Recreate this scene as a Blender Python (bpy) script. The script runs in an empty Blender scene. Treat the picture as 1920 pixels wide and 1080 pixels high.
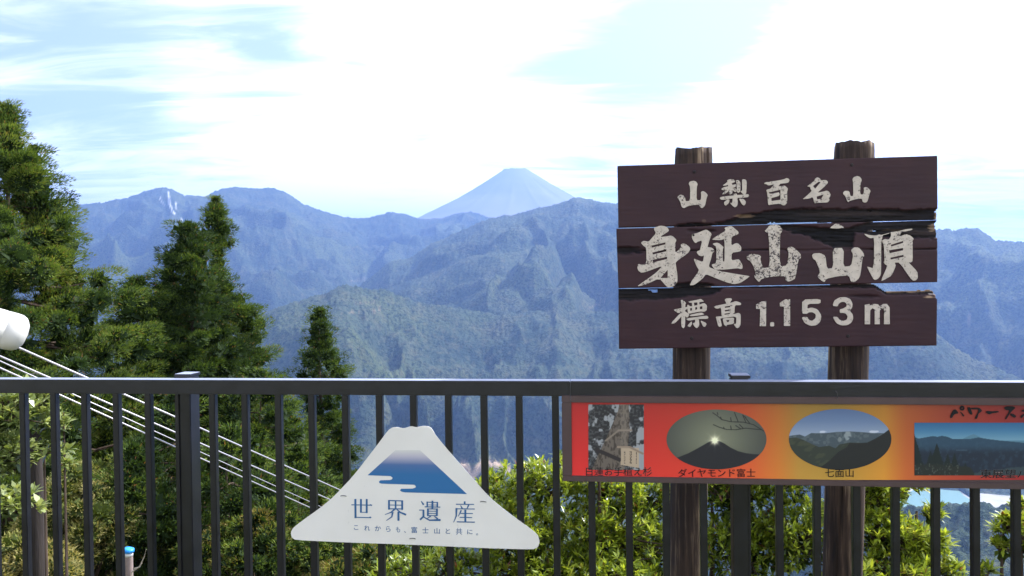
import bpy, math, random, time
import numpy as np
from mathutils import Vector, Matrix
S = bpy.context.scene
C = S.collection
rng = np.random.default_rng(7)
T0 = time.time()

# ------------------------------------------------------------------ camera
EYE = Vector((0.0, 0.0, 1.45)); F = 1500.0
PITCH, ROLL = math.radians(-0.80), 0.012
fwd = Vector((0, math.cos(PITCH), math.sin(PITCH)))
r0 = Vector((1, 0, 0)); u0 = r0.cross(fwd)
RGT = r0 * math.cos(ROLL) - u0 * math.sin(ROLL)
UPV = u0 * math.cos(ROLL) + r0 * math.sin(ROLL)
cam = bpy.data.objects.new('camera', bpy.data.cameras.new('camera')); C.objects.link(cam)
cam.data.sensor_width = 36; cam.data.lens = 36 * F / 1920
cam.data.clip_start = 0.05; cam.data.clip_end = 90000
M = Matrix.Identity(4)
for i in range(3):
    M[i][0] = RGT[i]; M[i][1] = UPV[i]; M[i][2] = -fwd[i]; M[i][3] = EYE[i]
cam.matrix_world = M
S.camera = cam
def ray(px, py): return fwd + RGT * ((px - 960) / F) - UPV * ((py - 540) / F)
def at(px, py, Y):                                   # the point seen at that pixel of the photo, Y metres ahead
    d = ray(px, py); return EYE + d * (Y / d.y)

# ------------------------------------------------------------------ light
SUN_AZ, SUN_EL = 62.0, 44.0                           # degrees right of the view, above the horizon
w = bpy.data.worlds.new('World'); S.world = w; w.use_nodes = True
nt = w.node_tree; N = nt.nodes; L = nt.links
for n in list(N): N.remove(n)
def nd(t, **k):
    n = N.new(t)
    for a, v in k.items(): setattr(n, a, v)
    return n
sky = nd('ShaderNodeTexSky', sky_type='NISHITA', sun_disc=False)
sky.sun_elevation = math.radians(SUN_EL); sky.sun_rotation = math.radians(SUN_AZ)
sky.altitude = 1150; sky.air_density = 1.0; sky.dust_density = 1.2; sky.ozone_density = 1.5
tc = nd('ShaderNodeTexCoord'); sx = nd('ShaderNodeSeparateXYZ'); L.new(tc.outputs['Generated'], sx.inputs[0])
def mth(op, a, b=None, c=None, clamp=False):
    n = nd('ShaderNodeMath', operation=op, use_clamp=clamp)
    for i, v in enumerate((a, b, c)):
        if v is None: continue
        if isinstance(v, (int, float)): n.inputs[i].default_value = v
        else: L.new(v, n.inputs[i])
    return n.outputs[0]
zz = mth('ADD', mth('MAXIMUM', sx.outputs[2], 0.0), 0.10)
cx = mth('DIVIDE', sx.outputs[0], zz); cy = mth('DIVIDE', sx.outputs[1], zz)
cmb = nd('ShaderNodeCombineXYZ'); L.new(cx, cmb.inputs[0]); L.new(cy, cmb.inputs[1])
def noise(vec, scale, det, rot=(0, 0, 0), sc=(1, 1, 1), loc=(0, 0, 0), rough=0.55, dist=0.0):
    mp = nd('ShaderNodeMapping'); mp.inputs['Rotation'].default_value = rot
    mp.inputs['Scale'].default_value = sc; mp.inputs['Location'].default_value = loc
    L.new(vec, mp.inputs[0])
    t = nd('ShaderNodeTexNoise'); t.inputs['Scale'].default_value = scale; t.inputs['Detail'].default_value = det
    t.inputs['Roughness'].default_value = rough; t.inputs['Distortion'].default_value = dist
    L.new(mp.outputs[0], t.inputs['Vector']); return t.outputs['Fac']
n1 = noise(cmb.outputs[0], 0.8, 9, rot=(0, 0, 0.25), sc=(0.5, 1.3, 1), loc=(3.3, 1.2, 0), dist=0.5)
n2 = noise(cmb.outputs[0], 2.6, 9, rot=(0, 0, 0.35), sc=(0.5, 1.25, 1), loc=(1.1, 7.2, 0), rough=0.62, dist=0.9)
base = mth('ADD', mth('MULTIPLY', n1, 0.50), mth('MULTIPLY', n2, 0.50))
def lobe(px, py, wdt, amt):                          # a wide thin or thick region of the cloud sheet
    d = ray(px, py).normalized()
    v = nd('ShaderNodeVectorMath', operation='DOT_PRODUCT'); L.new(tc.outputs['Generated'], v.inputs[0])
    v.inputs[1].default_value = d
    e = mth('SUBTRACT', 1.0, v.outputs['Value'])
    g = mth('POWER', 2.718, mth('MULTIPLY', e, -1.0 / (1 - math.cos(math.radians(wdt)))))
    return mth('MULTIPLY', g, amt)
for a in ((140, -60, 14, -0.20), (860, 170, 8, 0.06), (400, 330, 12, 0.13), (1260, 60, 5, -0.14), (500, 100, 3.0, -0.12), (1700, 40, 6, 0.04), (1850, 300, 9, -0.10), (1560, 150, 5, 0.12), (1180, 275, 5, -0.10), (1850, 60, 6, 0.10), (200, 180, 5, -0.08)):
    base = mth('ADD', base, lobe(*a))
base = mth('ADD', base, mth('MULTIPLY', mth('POWER', 2.718, mth('MULTIPLY', mth('MAXIMUM', sx.outputs[2], 0.0), -9.0)), 0.16))
cr = nd('ShaderNodeMapRange'); cr.interpolation_type = 'SMOOTHSTEP'
cr.inputs['From Min'].default_value = 0.37; cr.inputs['From Max'].default_value = 0.62
L.new(base, cr.inputs['Value'])
cl = mth('MULTIPLY_ADD', cr.outputs[0], 0.80, 0.20, clamp=True)
mix = nd('ShaderNodeMix', data_type='RGBA'); L.new(cl, mix.inputs['Factor']); L.new(sky.outputs[0], mix.inputs['A'])
vd = nd('ShaderNodeVectorMath', operation='DOT_PRODUCT'); L.new(tc.outputs['Generated'], vd.inputs[0])
vd.inputs[1].default_value = (math.sin(math.radians(SUN_AZ)) * math.cos(math.radians(SUN_EL)), math.cos(math.radians(SUN_AZ)) * math.cos(math.radians(SUN_EL)), math.sin(math.radians(SUN_EL)))
kk = mth('ADD', mth('MULTIPLY_ADD', mth('MAXIMUM', vd.outputs['Value'], 0.0), 1.5, 0.75), mth('MULTIPLY', mth('POWER', 2.718, mth('MULTIPLY', mth('MAXIMUM', sx.outputs[2], 0.0), -7.0)), 1.5))     # thin cloud glows towards the sun
vc = nd('ShaderNodeVectorMath', operation='SCALE'); vc.inputs[0].default_value = (8.6, 8.8, 9.1); L.new(kk, vc.inputs['Scale'])
L.new(vc.outputs[0], mix.inputs['B'])
bg = nd('ShaderNodeBackground'); bg.inputs['Strength'].default_value = 0.10
L.new(mix.outputs['Result'], bg.inputs[0])
wo = nd('ShaderNodeOutputWorld'); L.new(bg.outputs[0], wo.inputs[0])

sun = bpy.data.objects.new('sun', bpy.data.lights.new('sun', 'SUN')); C.objects.link(sun)
sun.data.energy = 5.0; sun.data.angle = math.radians(0.53); sun.data.color = (1.0, 0.985, 0.965)
sd = Vector((math.sin(math.radians(SUN_AZ)) * math.cos(math.radians(SUN_EL)), math.cos(math.radians(SUN_AZ)) * math.cos(math.radians(SUN_EL)), math.sin(math.radians(SUN_EL))))
sun.rotation_euler = sd.to_track_quat('Z', 'Y').to_euler()
S.view_settings.view_transform = 'Standard'; S.view_settings.look = 'None'
S.view_settings.exposure = 1.1; S.view_settings.gamma = 1; S.view_settings.use_curve_mapping = False
S.render.engine = 'CYCLES'
S.cycles.max_bounces = 6; S.cycles.diffuse_bounces = 3; S.cycles.glossy_bounces = 2; S.cycles.transmission_bounces = 3
S.cycles.volume_bounces = 0; S.cycles.transparent_max_bounces = 8

# ------------------------------------------------------------------ helpers
def tag(o, label=None, cat=None, group=None, kind=None):
    for k, v in (('label', label), ('category', cat), ('group', group), ('kind', kind)):
        if v: o[k] = v
    return o
def empty(name, loc, label, cat, group=None, kind=None):
    o = bpy.data.objects.new(name, None); C.objects.link(o); o.location = loc; o.empty_display_size = 0.1
    return tag(o, label, cat, group, kind)
def link(name, me, mat, parent=None, mw=None, smooth=False):
    o = bpy.data.objects.new(name, me); C.objects.link(o)
    if mat is not None and not me.materials:
        for m_ in (mat if isinstance(mat, (list, tuple)) else [mat]): me.materials.append(m_)
    if mw is not None: o.matrix_world = mw
    if parent is not None:
        o.parent = parent
        o.matrix_parent_inverse = parent_mw(parent).inverted()
    if smooth: me.polygons.foreach_set('use_smooth', [True] * len(me.polygons))
    return o
def parent_mw(p):
    m = p.matrix_basis.copy()
    if p.parent is not None: m = parent_mw(p.parent) @ p.matrix_parent_inverse @ m
    return m
def mesh(name, V, Fc, attrs=None, smooth=False):
    """V (n,3); Fc an (m,3) or (m,4) array or a list of lists; attrs {name: (n,) or (n,3) per-vertex values}"""
    me = bpy.data.meshes.new(name)
    V = np.asarray(V, dtype=np.float32)
    if isinstance(Fc, np.ndarray):
        k = Fc.shape[1]; me.vertices.add(len(V)); me.vertices.foreach_set('co', V.ravel())
        me.loops.add(Fc.size); me.loops.foreach_set('vertex_index', Fc.astype(np.int32).ravel())
        me.polygons.add(len(Fc)); me.polygons.foreach_set('loop_start', np.arange(0, Fc.size, k, dtype=np.int32))
        me.update(calc_edges=True)
    else:
        me.from_pydata([tuple(map(float, v)) for v in V], [], [tuple(int(i) for i in f) for f in Fc])
    for k, a in (attrs or {}).items():
        a = np.asarray(a, dtype=np.float32)
        if a.ndim == 1:
            at_ = me.attributes.new(k, 'FLOAT', 'POINT'); at_.data.foreach_set('value', a)
        else:
            at_ = me.attributes.new(k, 'FLOAT_COLOR', 'POINT')
            at_.data.foreach_set('color', np.concatenate([a[:, :3], np.ones((len(a), 1), np.float32)], 1).ravel())
    if smooth: me.polygons.foreach_set('use_smooth', [True] * len(me.polygons))
    me.update(); return me

class MB:                                            # collects boxes, tubes and prisms
    def __init__(s): s.v = []; s.f = []
    def add(s, V, Fc):
        b = len(s.v); s.v += [tuple(v) for v in V]; s.f += [tuple(i + b for i in f) for f in Fc]
    def box(s, a, b, bev=0.0):
        (x0, y0, z0), (x1, y1, z1) = a, b
        if bev <= 0:
            V = [(x, y, z) for z in (z0, z1) for y in (y0, y1) for x in (x0, x1)]
            s.add(V, [(0, 2, 3, 1), (4, 5, 7, 6), (0, 1, 5, 4), (2, 6, 7, 3), (0, 4, 6, 2), (1, 3, 7, 5)]); return
        e = bev                                       # long bar with bevelled cross section; ends also bevelled
        import bmesh
        bm = bmesh.new(); bmesh.ops.create_cube(bm, size=1)
        for v in bm.verts:
            v.co = Vector(((x0 + x1) / 2 + v.co.x * (x1 - x0), (y0 + y1) / 2 + v.co.y * (y1 - y0), (z0 + z1) / 2 + v.co.z * (z1 - z0)))
        bmesh.ops.bevel(bm, geom=bm.edges[:], offset=e, segments=2, affect='EDGES')
        bm.verts.index_update()
        s.add([v.co[:] for v in bm.verts], [[v.index for v in f.verts] for f in bm.faces]); bm.free()
    def tube(s, pts, rad, n=8, cap=True):
        pts = [Vector(p) for p in pts]; rad = rad if isinstance(rad, (list, tuple)) else [rad] * len(pts)
        V = []; Fc = []
        ref = Vector((0, 0, 1))
        for i, p in enumerate(pts):
            t = (pts[min(i + 1, len(pts) - 1)] - pts[max(i - 1, 0)]).normalized()
            if abs(t.dot(ref)) > 0.95: ref = Vector((1, 0.3, 0)).normalized()
            a = t.cross(ref).normalized(); b = t.cross(a)
            for k in range(n):
                th = 2 * math.pi * k / n; V.append(p + (a * math.cos(th) + b * math.sin(th)) * rad[i])
        for i in range(len(pts) - 1):
            for k in range(n):
                Fc.append((i * n + k, i * n + (k + 1) % n, (i + 1) * n + (k + 1) % n, (i + 1) * n + k))
        if cap: Fc.append(tuple(range(n))[::-1]); Fc.append(tuple(range((len(pts) - 1) * n, len(pts) * n)))
        s.add(V, Fc)
    def build(s, name, mat, parent=None, mw=None, smooth=False):
        me = mesh(name, np.array(s.v), s.f); o = link(name, me, mat, parent, mw, smooth)
        return o

class Pl:                                            # a vertical plane in the place; maps photo pixels to its own (u, v)
    def __init__(s, pa, Ya, pb, Yb, off=0.0, lean=0.0):
        a, b = at(*pa, Ya), at(*pb, Yb)
        s.U = Vector((b.x - a.x, b.y - a.y, 0)).normalized(); s.V = Vector((0, 0, 1))
        s.W = s.U.cross(s.V)                          # towards the camera
        if s.W.y > 0: s.W = -s.W
        s.V = (s.V + s.W * lean).normalized(); s.W = s.U.cross(s.V).normalized()
        s.O = a + s.W * off
        s.M = Matrix(((s.U.x, s.V.x, s.W.x, s.O.x), (s.U.y, s.V.y, s.W.y, s.O.y), (s.U.z, s.V.z, s.W.z, s.O.z), (0, 0, 0, 1)))
    def uv(s, px, py):
        d = ray(px, py); t = (s.O - EYE).dot(s.W) / d.dot(s.W); p = EYE + d * t - s.O
        return p.dot(s.U), p.dot(s.V)
    def uva(s, PX, PY):                               # numpy version
        d = np.array(fwd)[None] + np.array(RGT)[None] * ((PX.ravel() - 960) / F)[:, None] - np.array(UPV)[None] * ((PY.ravel() - 540) / F)[:, None]
        t = (s.O - EYE).dot(s.W) / (d @ np.array(s.W)); p = np.array(EYE)[None] + d * t[:, None] - np.array(s.O)[None]
        return p @ np.array(s.U), p @ np.array(s.V)

def fill(polys, depth, z0=0.0):
    """filled flat shape from uv outlines (inner outlines are holes), extruded to a real thickness; -> (verts, faces)"""
    cu = bpy.data.curves.new('outline', 'CURVE'); cu.dimensions = '2D'; cu.fill_mode = 'BOTH'; cu.extrude = depth / 2
    for P in polys:
        sp = cu.splines.new('POLY'); sp.points.add(len(P) - 1); sp.use_cyclic_u = True
        for i, (x, y) in enumerate(P): sp.points[i].co = (x, y, 0, 1)
    o = bpy.data.objects.new('outline', cu); C.objects.link(o)
    me = bpy.data.meshes.new_from_object(o.evaluated_get(bpy.context.evaluated_depsgraph_get()))
    V = [(v.co.x, v.co.y, v.co.z + z0 + depth / 2) for v in me.vertices]; Fc = [tuple(p.vertices) for p in me.polygons]
    bpy.data.objects.remove(o); bpy.data.curves.remove(cu); bpy.data.meshes.remove(me)
    return V, Fc
def smooth_poly(P, it=1):                             # one round of corner cutting keeps brushed corners soft
    for _ in range(it):
        Q = []
        for i in range(len(P)):
            a, b = P[i], P[(i + 1) % len(P)]
            Q += [(a[0] * .82 + b[0] * .18, a[1] * .82 + b[1] * .18), (a[0] * .18 + b[0] * .82, a[1] * .18 + b[1] * .82)]
        P = Q
    return P
def glyph_text(body, size, bold=0.0, depth=0.0005):
    cu = bpy.data.curves.new('text', 'FONT'); cu.body = body; cu.size = size; cu.offset = bold; cu.extrude = depth / 2
    cu.resolution_u = 3
    o = bpy.data.objects.new('text', cu); C.objects.link(o)
    me = bpy.data.meshes.new_from_object(o.evaluated_get(bpy.context.evaluated_depsgraph_get()))
    V = np.array([v.co[:] for v in me.vertices]); Fc = [tuple(p.vertices) for p in me.polygons]
    bpy.data.objects.remove(o); bpy.data.curves.remove(cu); bpy.data.meshes.remove(me)
    return V, Fc

# ---- numpy gradient-free lattice noise, 0..1 ranges around .5
def hsh(ix, iy, s):
    n = (ix.astype(np.int64) * 374761393 + iy.astype(np.int64) * 668265263 + s * 1442695041) & 0xffffffff
    n = ((n ^ (n >> 13)) * 1274126177) & 0xffffffff
    return ((n ^ (n >> 16)) & 0xffff) / 65535.0
def vn(x, y, s=0):
    ix, iy = np.floor(x), np.floor(y); fx, fy = x - ix, y - iy
    fx = fx * fx * fx * (fx * (fx * 6 - 15) + 10); fy = fy * fy * fy * (fy * (fy * 6 - 15) + 10)
    a, b, c, d = hsh(ix, iy, s), hsh(ix + 1, iy, s), hsh(ix, iy + 1, s), hsh(ix + 1, iy + 1, s)
    return (a * (1 - fx) + b * fx) * (1 - fy) + (c * (1 - fx) + d * fx) * fy
def fbm(x, y, o=4, s=0, g=0.5):
    t = 0; a = 1; k = 0
    for i in range(o): t = t + a * vn(x, y, s + i * 17); k += a; a *= g; x = x * 2.03 + 11.3; y = y * 2.03 + 5.7
    return t / k
def rdg(x, y, s=0): return 1 - np.abs(2 * vn(x, y, s) - 1)

# ---- materials
def mat(name): 
    m = bpy.data.materials.new(name); m.use_nodes = True
    for n in list(m.node_tree.nodes): m.node_tree.nodes.remove(n)
    return m, G(m.node_tree)
class G:
    def __init__(s, t): s.t = t; s.n = t.nodes; s.l = t.links
    def nd(s, ty, ins=None, **k):
        n = s.n.new(ty)
        for a, v in k.items(): setattr(n, a, v)
        for a, v in (ins or {}).items():
            if isinstance(v, bpy.types.NodeSocket): s.l.new(v, n.inputs[a])
            else: n.inputs[a].default_value = v
        return n
    def noise(s, scale, det=4, sc=None, co='Object', rough=0.5, dist=0.0):
        tc = s.nd('ShaderNodeTexCoord'); v = tc.outputs[co]
        if sc: v = s.nd('ShaderNodeMapping', {'Vector': v, 'Scale': sc}).outputs[0]
        return s.nd('ShaderNodeTexNoise', {'Vector': v, 'Scale': scale, 'Detail': det, 'Roughness': rough, 'Distortion': dist}).outputs['Fac']
    def ramp(s, fac, stops, interp='LINEAR'):
        r = s.nd('ShaderNodeValToRGB', {'Fac': fac}); r.color_ramp.interpolation = interp
        while len(r.color_ramp.elements) < len(stops): r.color_ramp.elements.new(0.5)
        for e, (p, c) in zip(r.color_ramp.elements, stops):
            e.position = p; e.color = (*c, 1) if not isinstance(c, float) else (c, c, c, 1)
        return r.outputs[0]
    def mix(s, f, a, b, mode='MIX'):
        n = s.nd('ShaderNodeMix', data_type='RGBA', blend_type=mode)
        for i, v in ((0, f), (6, a), (7, b)):
            if isinstance(v, bpy.types.NodeSocket): s.l.new(v, n.inputs[i])
            else: n.inputs[i].default_value = v if isinstance(v, (int, float)) else (*v[:3], 1)
        return n.outputs[2]
    def attr(s, name, vec=False):
        n = s.nd('ShaderNodeAttribute', attribute_name=name); return n.outputs['Color' if vec else 'Fac']
    def bump(s, h, strength=0.5, dist=0.01):
        return s.nd('ShaderNodeBump', {'Height': h, 'Strength': strength, 'Distance': dist}).outputs[0]
    def out(s, sh): o = s.nd('ShaderNodeOutputMaterial'); s.l.new(sh, o.inputs[0])
    def bsdf(s, col, rough=0.6, metal=0.0, nrm=None, spec=0.5):
        b = s.nd('ShaderNodeBsdfPrincipled', {'Base Color': col if isinstance(col, bpy.types.NodeSocket) else (*col, 1), 'Roughness': rough, 'Metallic': metal, 'Specular IOR Level': spec})
        if nrm is not None: s.l.new(nrm, b.inputs['Normal'])
        return b.outputs[0]

def simple(name, col, rough=0.6, metal=0.0, var=0.15, scale=20, bump=0.0, spec=0.5):
    m, g = mat(name); n = g.noise(scale, 5)
    c = g.ramp(n, [(0.3, tuple(x * (1 - var) for x in col)), (0.7, tuple(min(1, x * (1 + var)) for x in col))])
    nr = g.bump(g.noise(scale * 6, 3), bump, 0.002) if bump else None
    g.out(g.bsdf(c, rough, metal, nr, spec)); return m

def leafmat(name, stops, trans=0.35, rough=0.45, spec=0.4):
    """foliage: colour from the per-vertex tint attribute"""
    m, g = mat(name); c = g.ramp(g.attr('tint'), stops)
    p = g.bsdf(c, rough, spec=spec)
    c2 = g.mix(1.0, c, (1.0, 0.95, 0.45), 'MULTIPLY')
    t = g.nd('ShaderNodeBsdfTranslucent', {'Color': c2}).outputs[0]
    g.out(g.nd('ShaderNodeMixShader', {0: trans, 1: p, 2: t}).outputs[0]); return m
def barkmat(name, c1, c2):
    m, g = mat(name); n = g.noise(9, 6, sc=(1, 1, 0.12)); f = g.noise(60, 4, sc=(1, 1, 0.1))
    g.out(g.bsdf(g.ramp(n, [(0.35, c1), (0.68, c2)]), 0.9, nrm=g.bump(f, 0.8, 0.01), spec=0.2)); return m
# ------------------------------------------------------------------ the far land (one height field around the valley)
GZ = -980.0
def dir_np(px, py):
    d = ray(px, py); return math.atan2(d.x, d.y), d.z / math.hypot(d.x, d.y)
RIDGES = {
 'far': dict(D=11500, s=0.42, amp=330, lam=1500, pts=[(-500,440),(-200,415),(0,400),(60,396),(105,392),(160,382),(200,378),(240,370),(268,360),(288,353),(303,350),(320,353),(345,366),(385,368),(400,360),(418,353),(440,350),(480,352),(515,352),(535,360),(550,370),(570,383),(590,391),(605,396),(625,401),(645,407),(660,408),(690,408),(712,401),(730,398),(748,398),(765,402),(785,409),(800,411),(830,408),(848,402),(865,398),(880,397),(898,400),(910,405),(930,410),(1000,425),(1160,440),(1500,450),(2500,470)]),
 'main': dict(D=7600, s=0.40, amp=300, lam=1000, pts=[(-500,900),(500,700),(560,650),(620,585),(683,527),(730,490),(770,483),(811,455),(835,447),(850,438),(880,425),(905,415),(924,409),(945,405),(967,401),(1000,391),(1030,384),(1055,377),(1075,370),(1090,371),(1105,374),(1130,379),(1155,381),(1200,380),(1300,388),(1450,402),(1600,424),(1700,433),(1740,434),(1760,428),(1775,427),(1790,432),(1798,429),(1810,427),(1835,428),(1848,436),(1866,449),(1880,450),(1920,453),(2100,458),(2500,500)]),
 'hump': dict(D=6300, s=0.40, amp=200, lam=700, pts=[(400,800),(560,640),(640,590),(718,545),(770,525),(811,511),(862,488),(890,478),(912,474),(947,473),(970,479),(986,487),(1005,508),(1017,526),(1040,550),(1056,566),(1100,600),(1200,660),(1400,720),(2500,900)]),
 'spur': dict(D=6900, s=0.42, amp=180, lam=600, pts=[(400,900),(800,620),(959,500),(990,470),(1010,455),(1033,443),(1060,447),(1090,470),(1120,500),(1180,560),(1300,640),(2500,900)]),
 'right': dict(D=6600, s=0.42, amp=220, lam=700, pts=[(400,1100),(1300,800),(1700,690),(1780,640),(1829,596),(1870,570),(1906,546),(1960,520),(2100,490),(2500,480)]),
 'near': dict(D=4700, s=0.60, amp=290, lam=430, pts=[(-500,680),(0,660),(300,640),(430,615),(500,582),(554,563),(580,556),(605,549),(628,538),(650,534),(667,535),(690,539),(718,543),(745,552),(772,561),(800,568),(830,572),(889,583),(930,588),(967,587),(1000,582),(1044,580),(1103,585),(1157,582),(1300,588),(1500,598),(1650,603),(1720,612),(1758,624),(1793,652),(1838,678),(1882,696),(1918,710),(2100,740),(2500,800)]),
 'foot': dict(D=3150, s=0.55, amp=80, lam=260, pts=[(-500,1000),(200,930),(560,900),(700,888),(800,880),(865,872),(905,868),(935,866),(965,872),(1010,892),(1100,915),(1250,940),(1500,990),(1640,1020),(2500,1100)]),
 'wood': dict(D=1950, s=0.75, amp=50, lam=200, pts=[(-500,1200),(900,1120),(1300,1010),(1500,972),(1640,952),(1700,950),(1740,947),(1770,945),(1790,944),(1830,947),(1870,951),(1920,950),(2100,955),(2500,990)]),
}
def sm_(x, a, b): t = np.clip((x - a) / (b - a), 0, 1); return t * t * (3 - 2 * t)
NA, NR = 880, 475
def rmf(x, y, o, s):
    t = 0; w_ = 1; a_ = 1; k = 0
    for i in range(o):
        r_ = (1 - np.abs(2 * vn(x, y, s + i * 13) - 1)) ** 1.6; sg = r_ * w_; t = t + a_ * sg; k += a_; w_ = np.clip(sg * 1.9 + .15, 0, 1); a_ *= .52
        x, y = (x * .80 - y * .60) * 2.07 + 5.1, (x * .60 + y * .80) * 2.07 + 9.7
    return t / k
azs = np.linspace(math.radians(-38), math.radians(38), NA)
rs = np.concatenate([np.geomspace(1150, 7800, int(NR * .72)), np.geomspace(7850, 13500, NR - int(NR * .72))])
AZ, R = np.meshgrid(azs, rs)
X, Y = R * np.sin(AZ), R * np.cos(AZ)
WX = X + (fbm(X / 1400, Y / 1400, 3, 240) - .5) * 900; WY = Y + (fbm(X / 1400 + 7, Y / 1400 + 3, 3, 250) - .5) * 900
MF = rmf(WX / 1500, WY / 1500, 5, 260)
MFs = rmf(WX / 560 + 3, WY / 560 + 8, 4, 280)
W1 = fbm(X / 900, Y / 900, 3, 5) - .5; W2 = fbm(X / 900 + 40, Y / 900 + 9, 3, 8) - .5
H = np.full_like(X, GZ - 3.0)
for i, (k, q) in enumerate(RIDGES.items()):
    A = np.array([dir_np(*p) for p in q['pts']]); D0 = q['D']
    el = np.interp(AZ, A[:, 0], A[:, 1])
    Dw = D0 * (1 + 0.035 * (fbm(AZ * 9 + i * 7, AZ * 0 + i, 2, 30 + i) - .5))
    crest = EYE.z + Dw * el
    d = Dw - R; ad = np.abs(d)
    u = AZ * D0; lam = q['lam']; am = q['amp']
    wu = u + W1 * 1500 * (lam / 700) + (fbm(u / (0.8 * lam), d / (1.2 * lam), 3, 60 + i) - .5) * 1.5 * lam + (vn(u * 0 + i, d * 0 + 3) - .5) * d * 1.1
    dd = d + W2 * 1.6 * lam
    big = rdg(wu / lam, dd / (2.2 * lam), 70 + i)
    med = rdg(wu / lam * 2.3 + dd / lam * .5, dd / (1.0 * lam) + 3, 90 + i)
    sml = rdg(wu / lam * 5.2 - dd / lam * 1.2, dd / (0.42 * lam), 110 + i)
    grow = (1 - np.exp(-ad / (0.9 * am / .42))) ** 1.3
    spurs = am * grow * ((big - .62) * 1.15 + (med - .55) * 0.55 + (MF - .36) * (1.3 if lam > 500 else .5) + (MFs - .36) * (0.5 if lam > 500 else 1.3))
    slope = np.where(d > 0, q['s'], 0.55) 
    h = crest - slope * ad * (1 - 0.12 * np.exp(-ad / 600)) + spurs
    h = np.minimum(h, crest - 0.14 * np.maximum(ad - 60, 0) * (1 if k in ('far', 'main', 'near') else .5))
    H = np.maximum(H, h)
vm = sm_(AZ, dir_np(1560, 900)[0], dir_np(1650, 900)[0]) * sm_(R, 3050, 3250) * (1 - sm_(R, 4050, 4500)); H = H * (1 - vm) + (GZ - 3) * vm
rough = (fbm(X / 120, Y / 120, 3, 140) - .5) * 22 + (fbm(X / 38, Y / 38, 2, 150) - .5) * 13
can = (vn(X / 15, Y / 15, 160) - .5) * 12 + (vn(X / 8, Y / 8, 170) - .5) * 7
above = np.clip((H - GZ) / 25, 0, 1)
grain = np.random.default_rng(3).normal(size=X.shape) * R * 0.00045 * above
H2 = H + grain + (rough * np.clip((H - GZ) / 120, 0, 1) + can * above) * 1.0
# project to photo pixels to know where bare earth lies
P = np.stack([X, Y, H2 - EYE.z], -1); dn = P @ np.array(fwd)
PX = 960 + F * (P @ np.array(RGT)) / dn; PY = 540 - F * (P @ np.array(UPV)) / dn
def band(cx0, cy0, cx1, cy1, wd):
    t = np.clip(((PX - cx0) * (cx1 - cx0) + (PY - cy0) * (cy1 - cy0)) / ((cx1 - cx0) ** 2 + (cy1 - cy0) ** 2), 0, 1)
    return np.clip(1.3 - np.hypot(PX - cx0 - t * (cx1 - cx0), PY - cy0 - t * (cy1 - cy0)) / wd, 0, 1)
nz = fbm(PX / 9, PY / 9, 3, 200)
white = np.zeros_like(X)
for b in ((316,362,318,382,2.2),(318,380,323,396,2.0),(323,396,340,412,1.3),(300,372,308,385,.8),(329,380,331,392,1.0)): white = np.maximum(white, band(*b))
white = np.clip(white * 1.5 * (R > 9000) * (0.6 + nz * .8) - .25, 0, 1)
tan = np.zeros_like(X)
for b in ((868,868,885,890,8),(885,892,902,874,9),(905,868,935,872,8),(935,874,955,884,4)): tan = np.maximum(tan, band(*b))
tan = np.clip(tan * (R < 4700) * (.5 + nz) * 1.6 - .3, 0, 1)
for b in ((558,598,575,594,1.5),(640,588,720,581,1.2),(665,570,700,566,1.4),(1105,577,1135,564,1.6),(1815,592,1825,608,2.5),(1000,876,1026,873,2.5),(655,527,683,523,1.6)): tan = np.maximum(tan, np.clip(band(*b) * (nz + .1) * .6, 0, .4))
grass = np.clip((fbm(X / 700, Y / 700, 3, 220) - .52) * 5, 0, 1)
idx = np.arange(NA * NR).reshape(NR, NA)
Q = np.stack([idx[:-1, :-1], idx[:-1, 1:], idx[1:, 1:], idx[1:, :-1]], -1).reshape(-1, 4)
me = mesh('mountains', np.stack([X, Y, H2], -1).reshape(-1, 3), Q, {'white': white.ravel() * .85, 'tan': tan.ravel(), 'grass': grass.ravel()}, smooth=True)
m, g = mat('forest')
a = g.noise(0.004, 5); b = g.noise(0.02, 5, rough=.65); c = g.noise(0.06, 5, rough=.65)
col = g.ramp(a, [(0.30, (0.032, 0.054, 0.038)), (0.5, (0.056, 0.080, 0.048)), (0.72, (0.096, 0.106, 0.060))])
col = g.mix(g.attr('grass'), col, (0.085, 0.11, 0.045))
col = g.mix(g.ramp(c, [(0.40, 0.95), (0.54, 0.0)]), col, (0.012, 0.022, 0.014))
col = g.mix(g.ramp(b, [(0.5, 0.0), (0.72, 0.55)]), col, (0.15, 0.14, 0.07))
col = g.mix(g.attr('tan'), col, (0.42, 0.31, 0.22)); col = g.mix(g.attr('white'), col, (0.7, 0.69, 0.68))
g.out(g.bsdf(col, 0.9, nrm=g.bump(g.noise(0.05, 4, rough=.7), 1.0, 20.0), spec=0.1))
FOREST = m
tag(link('mountains', me, m), kind='structure')

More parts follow.
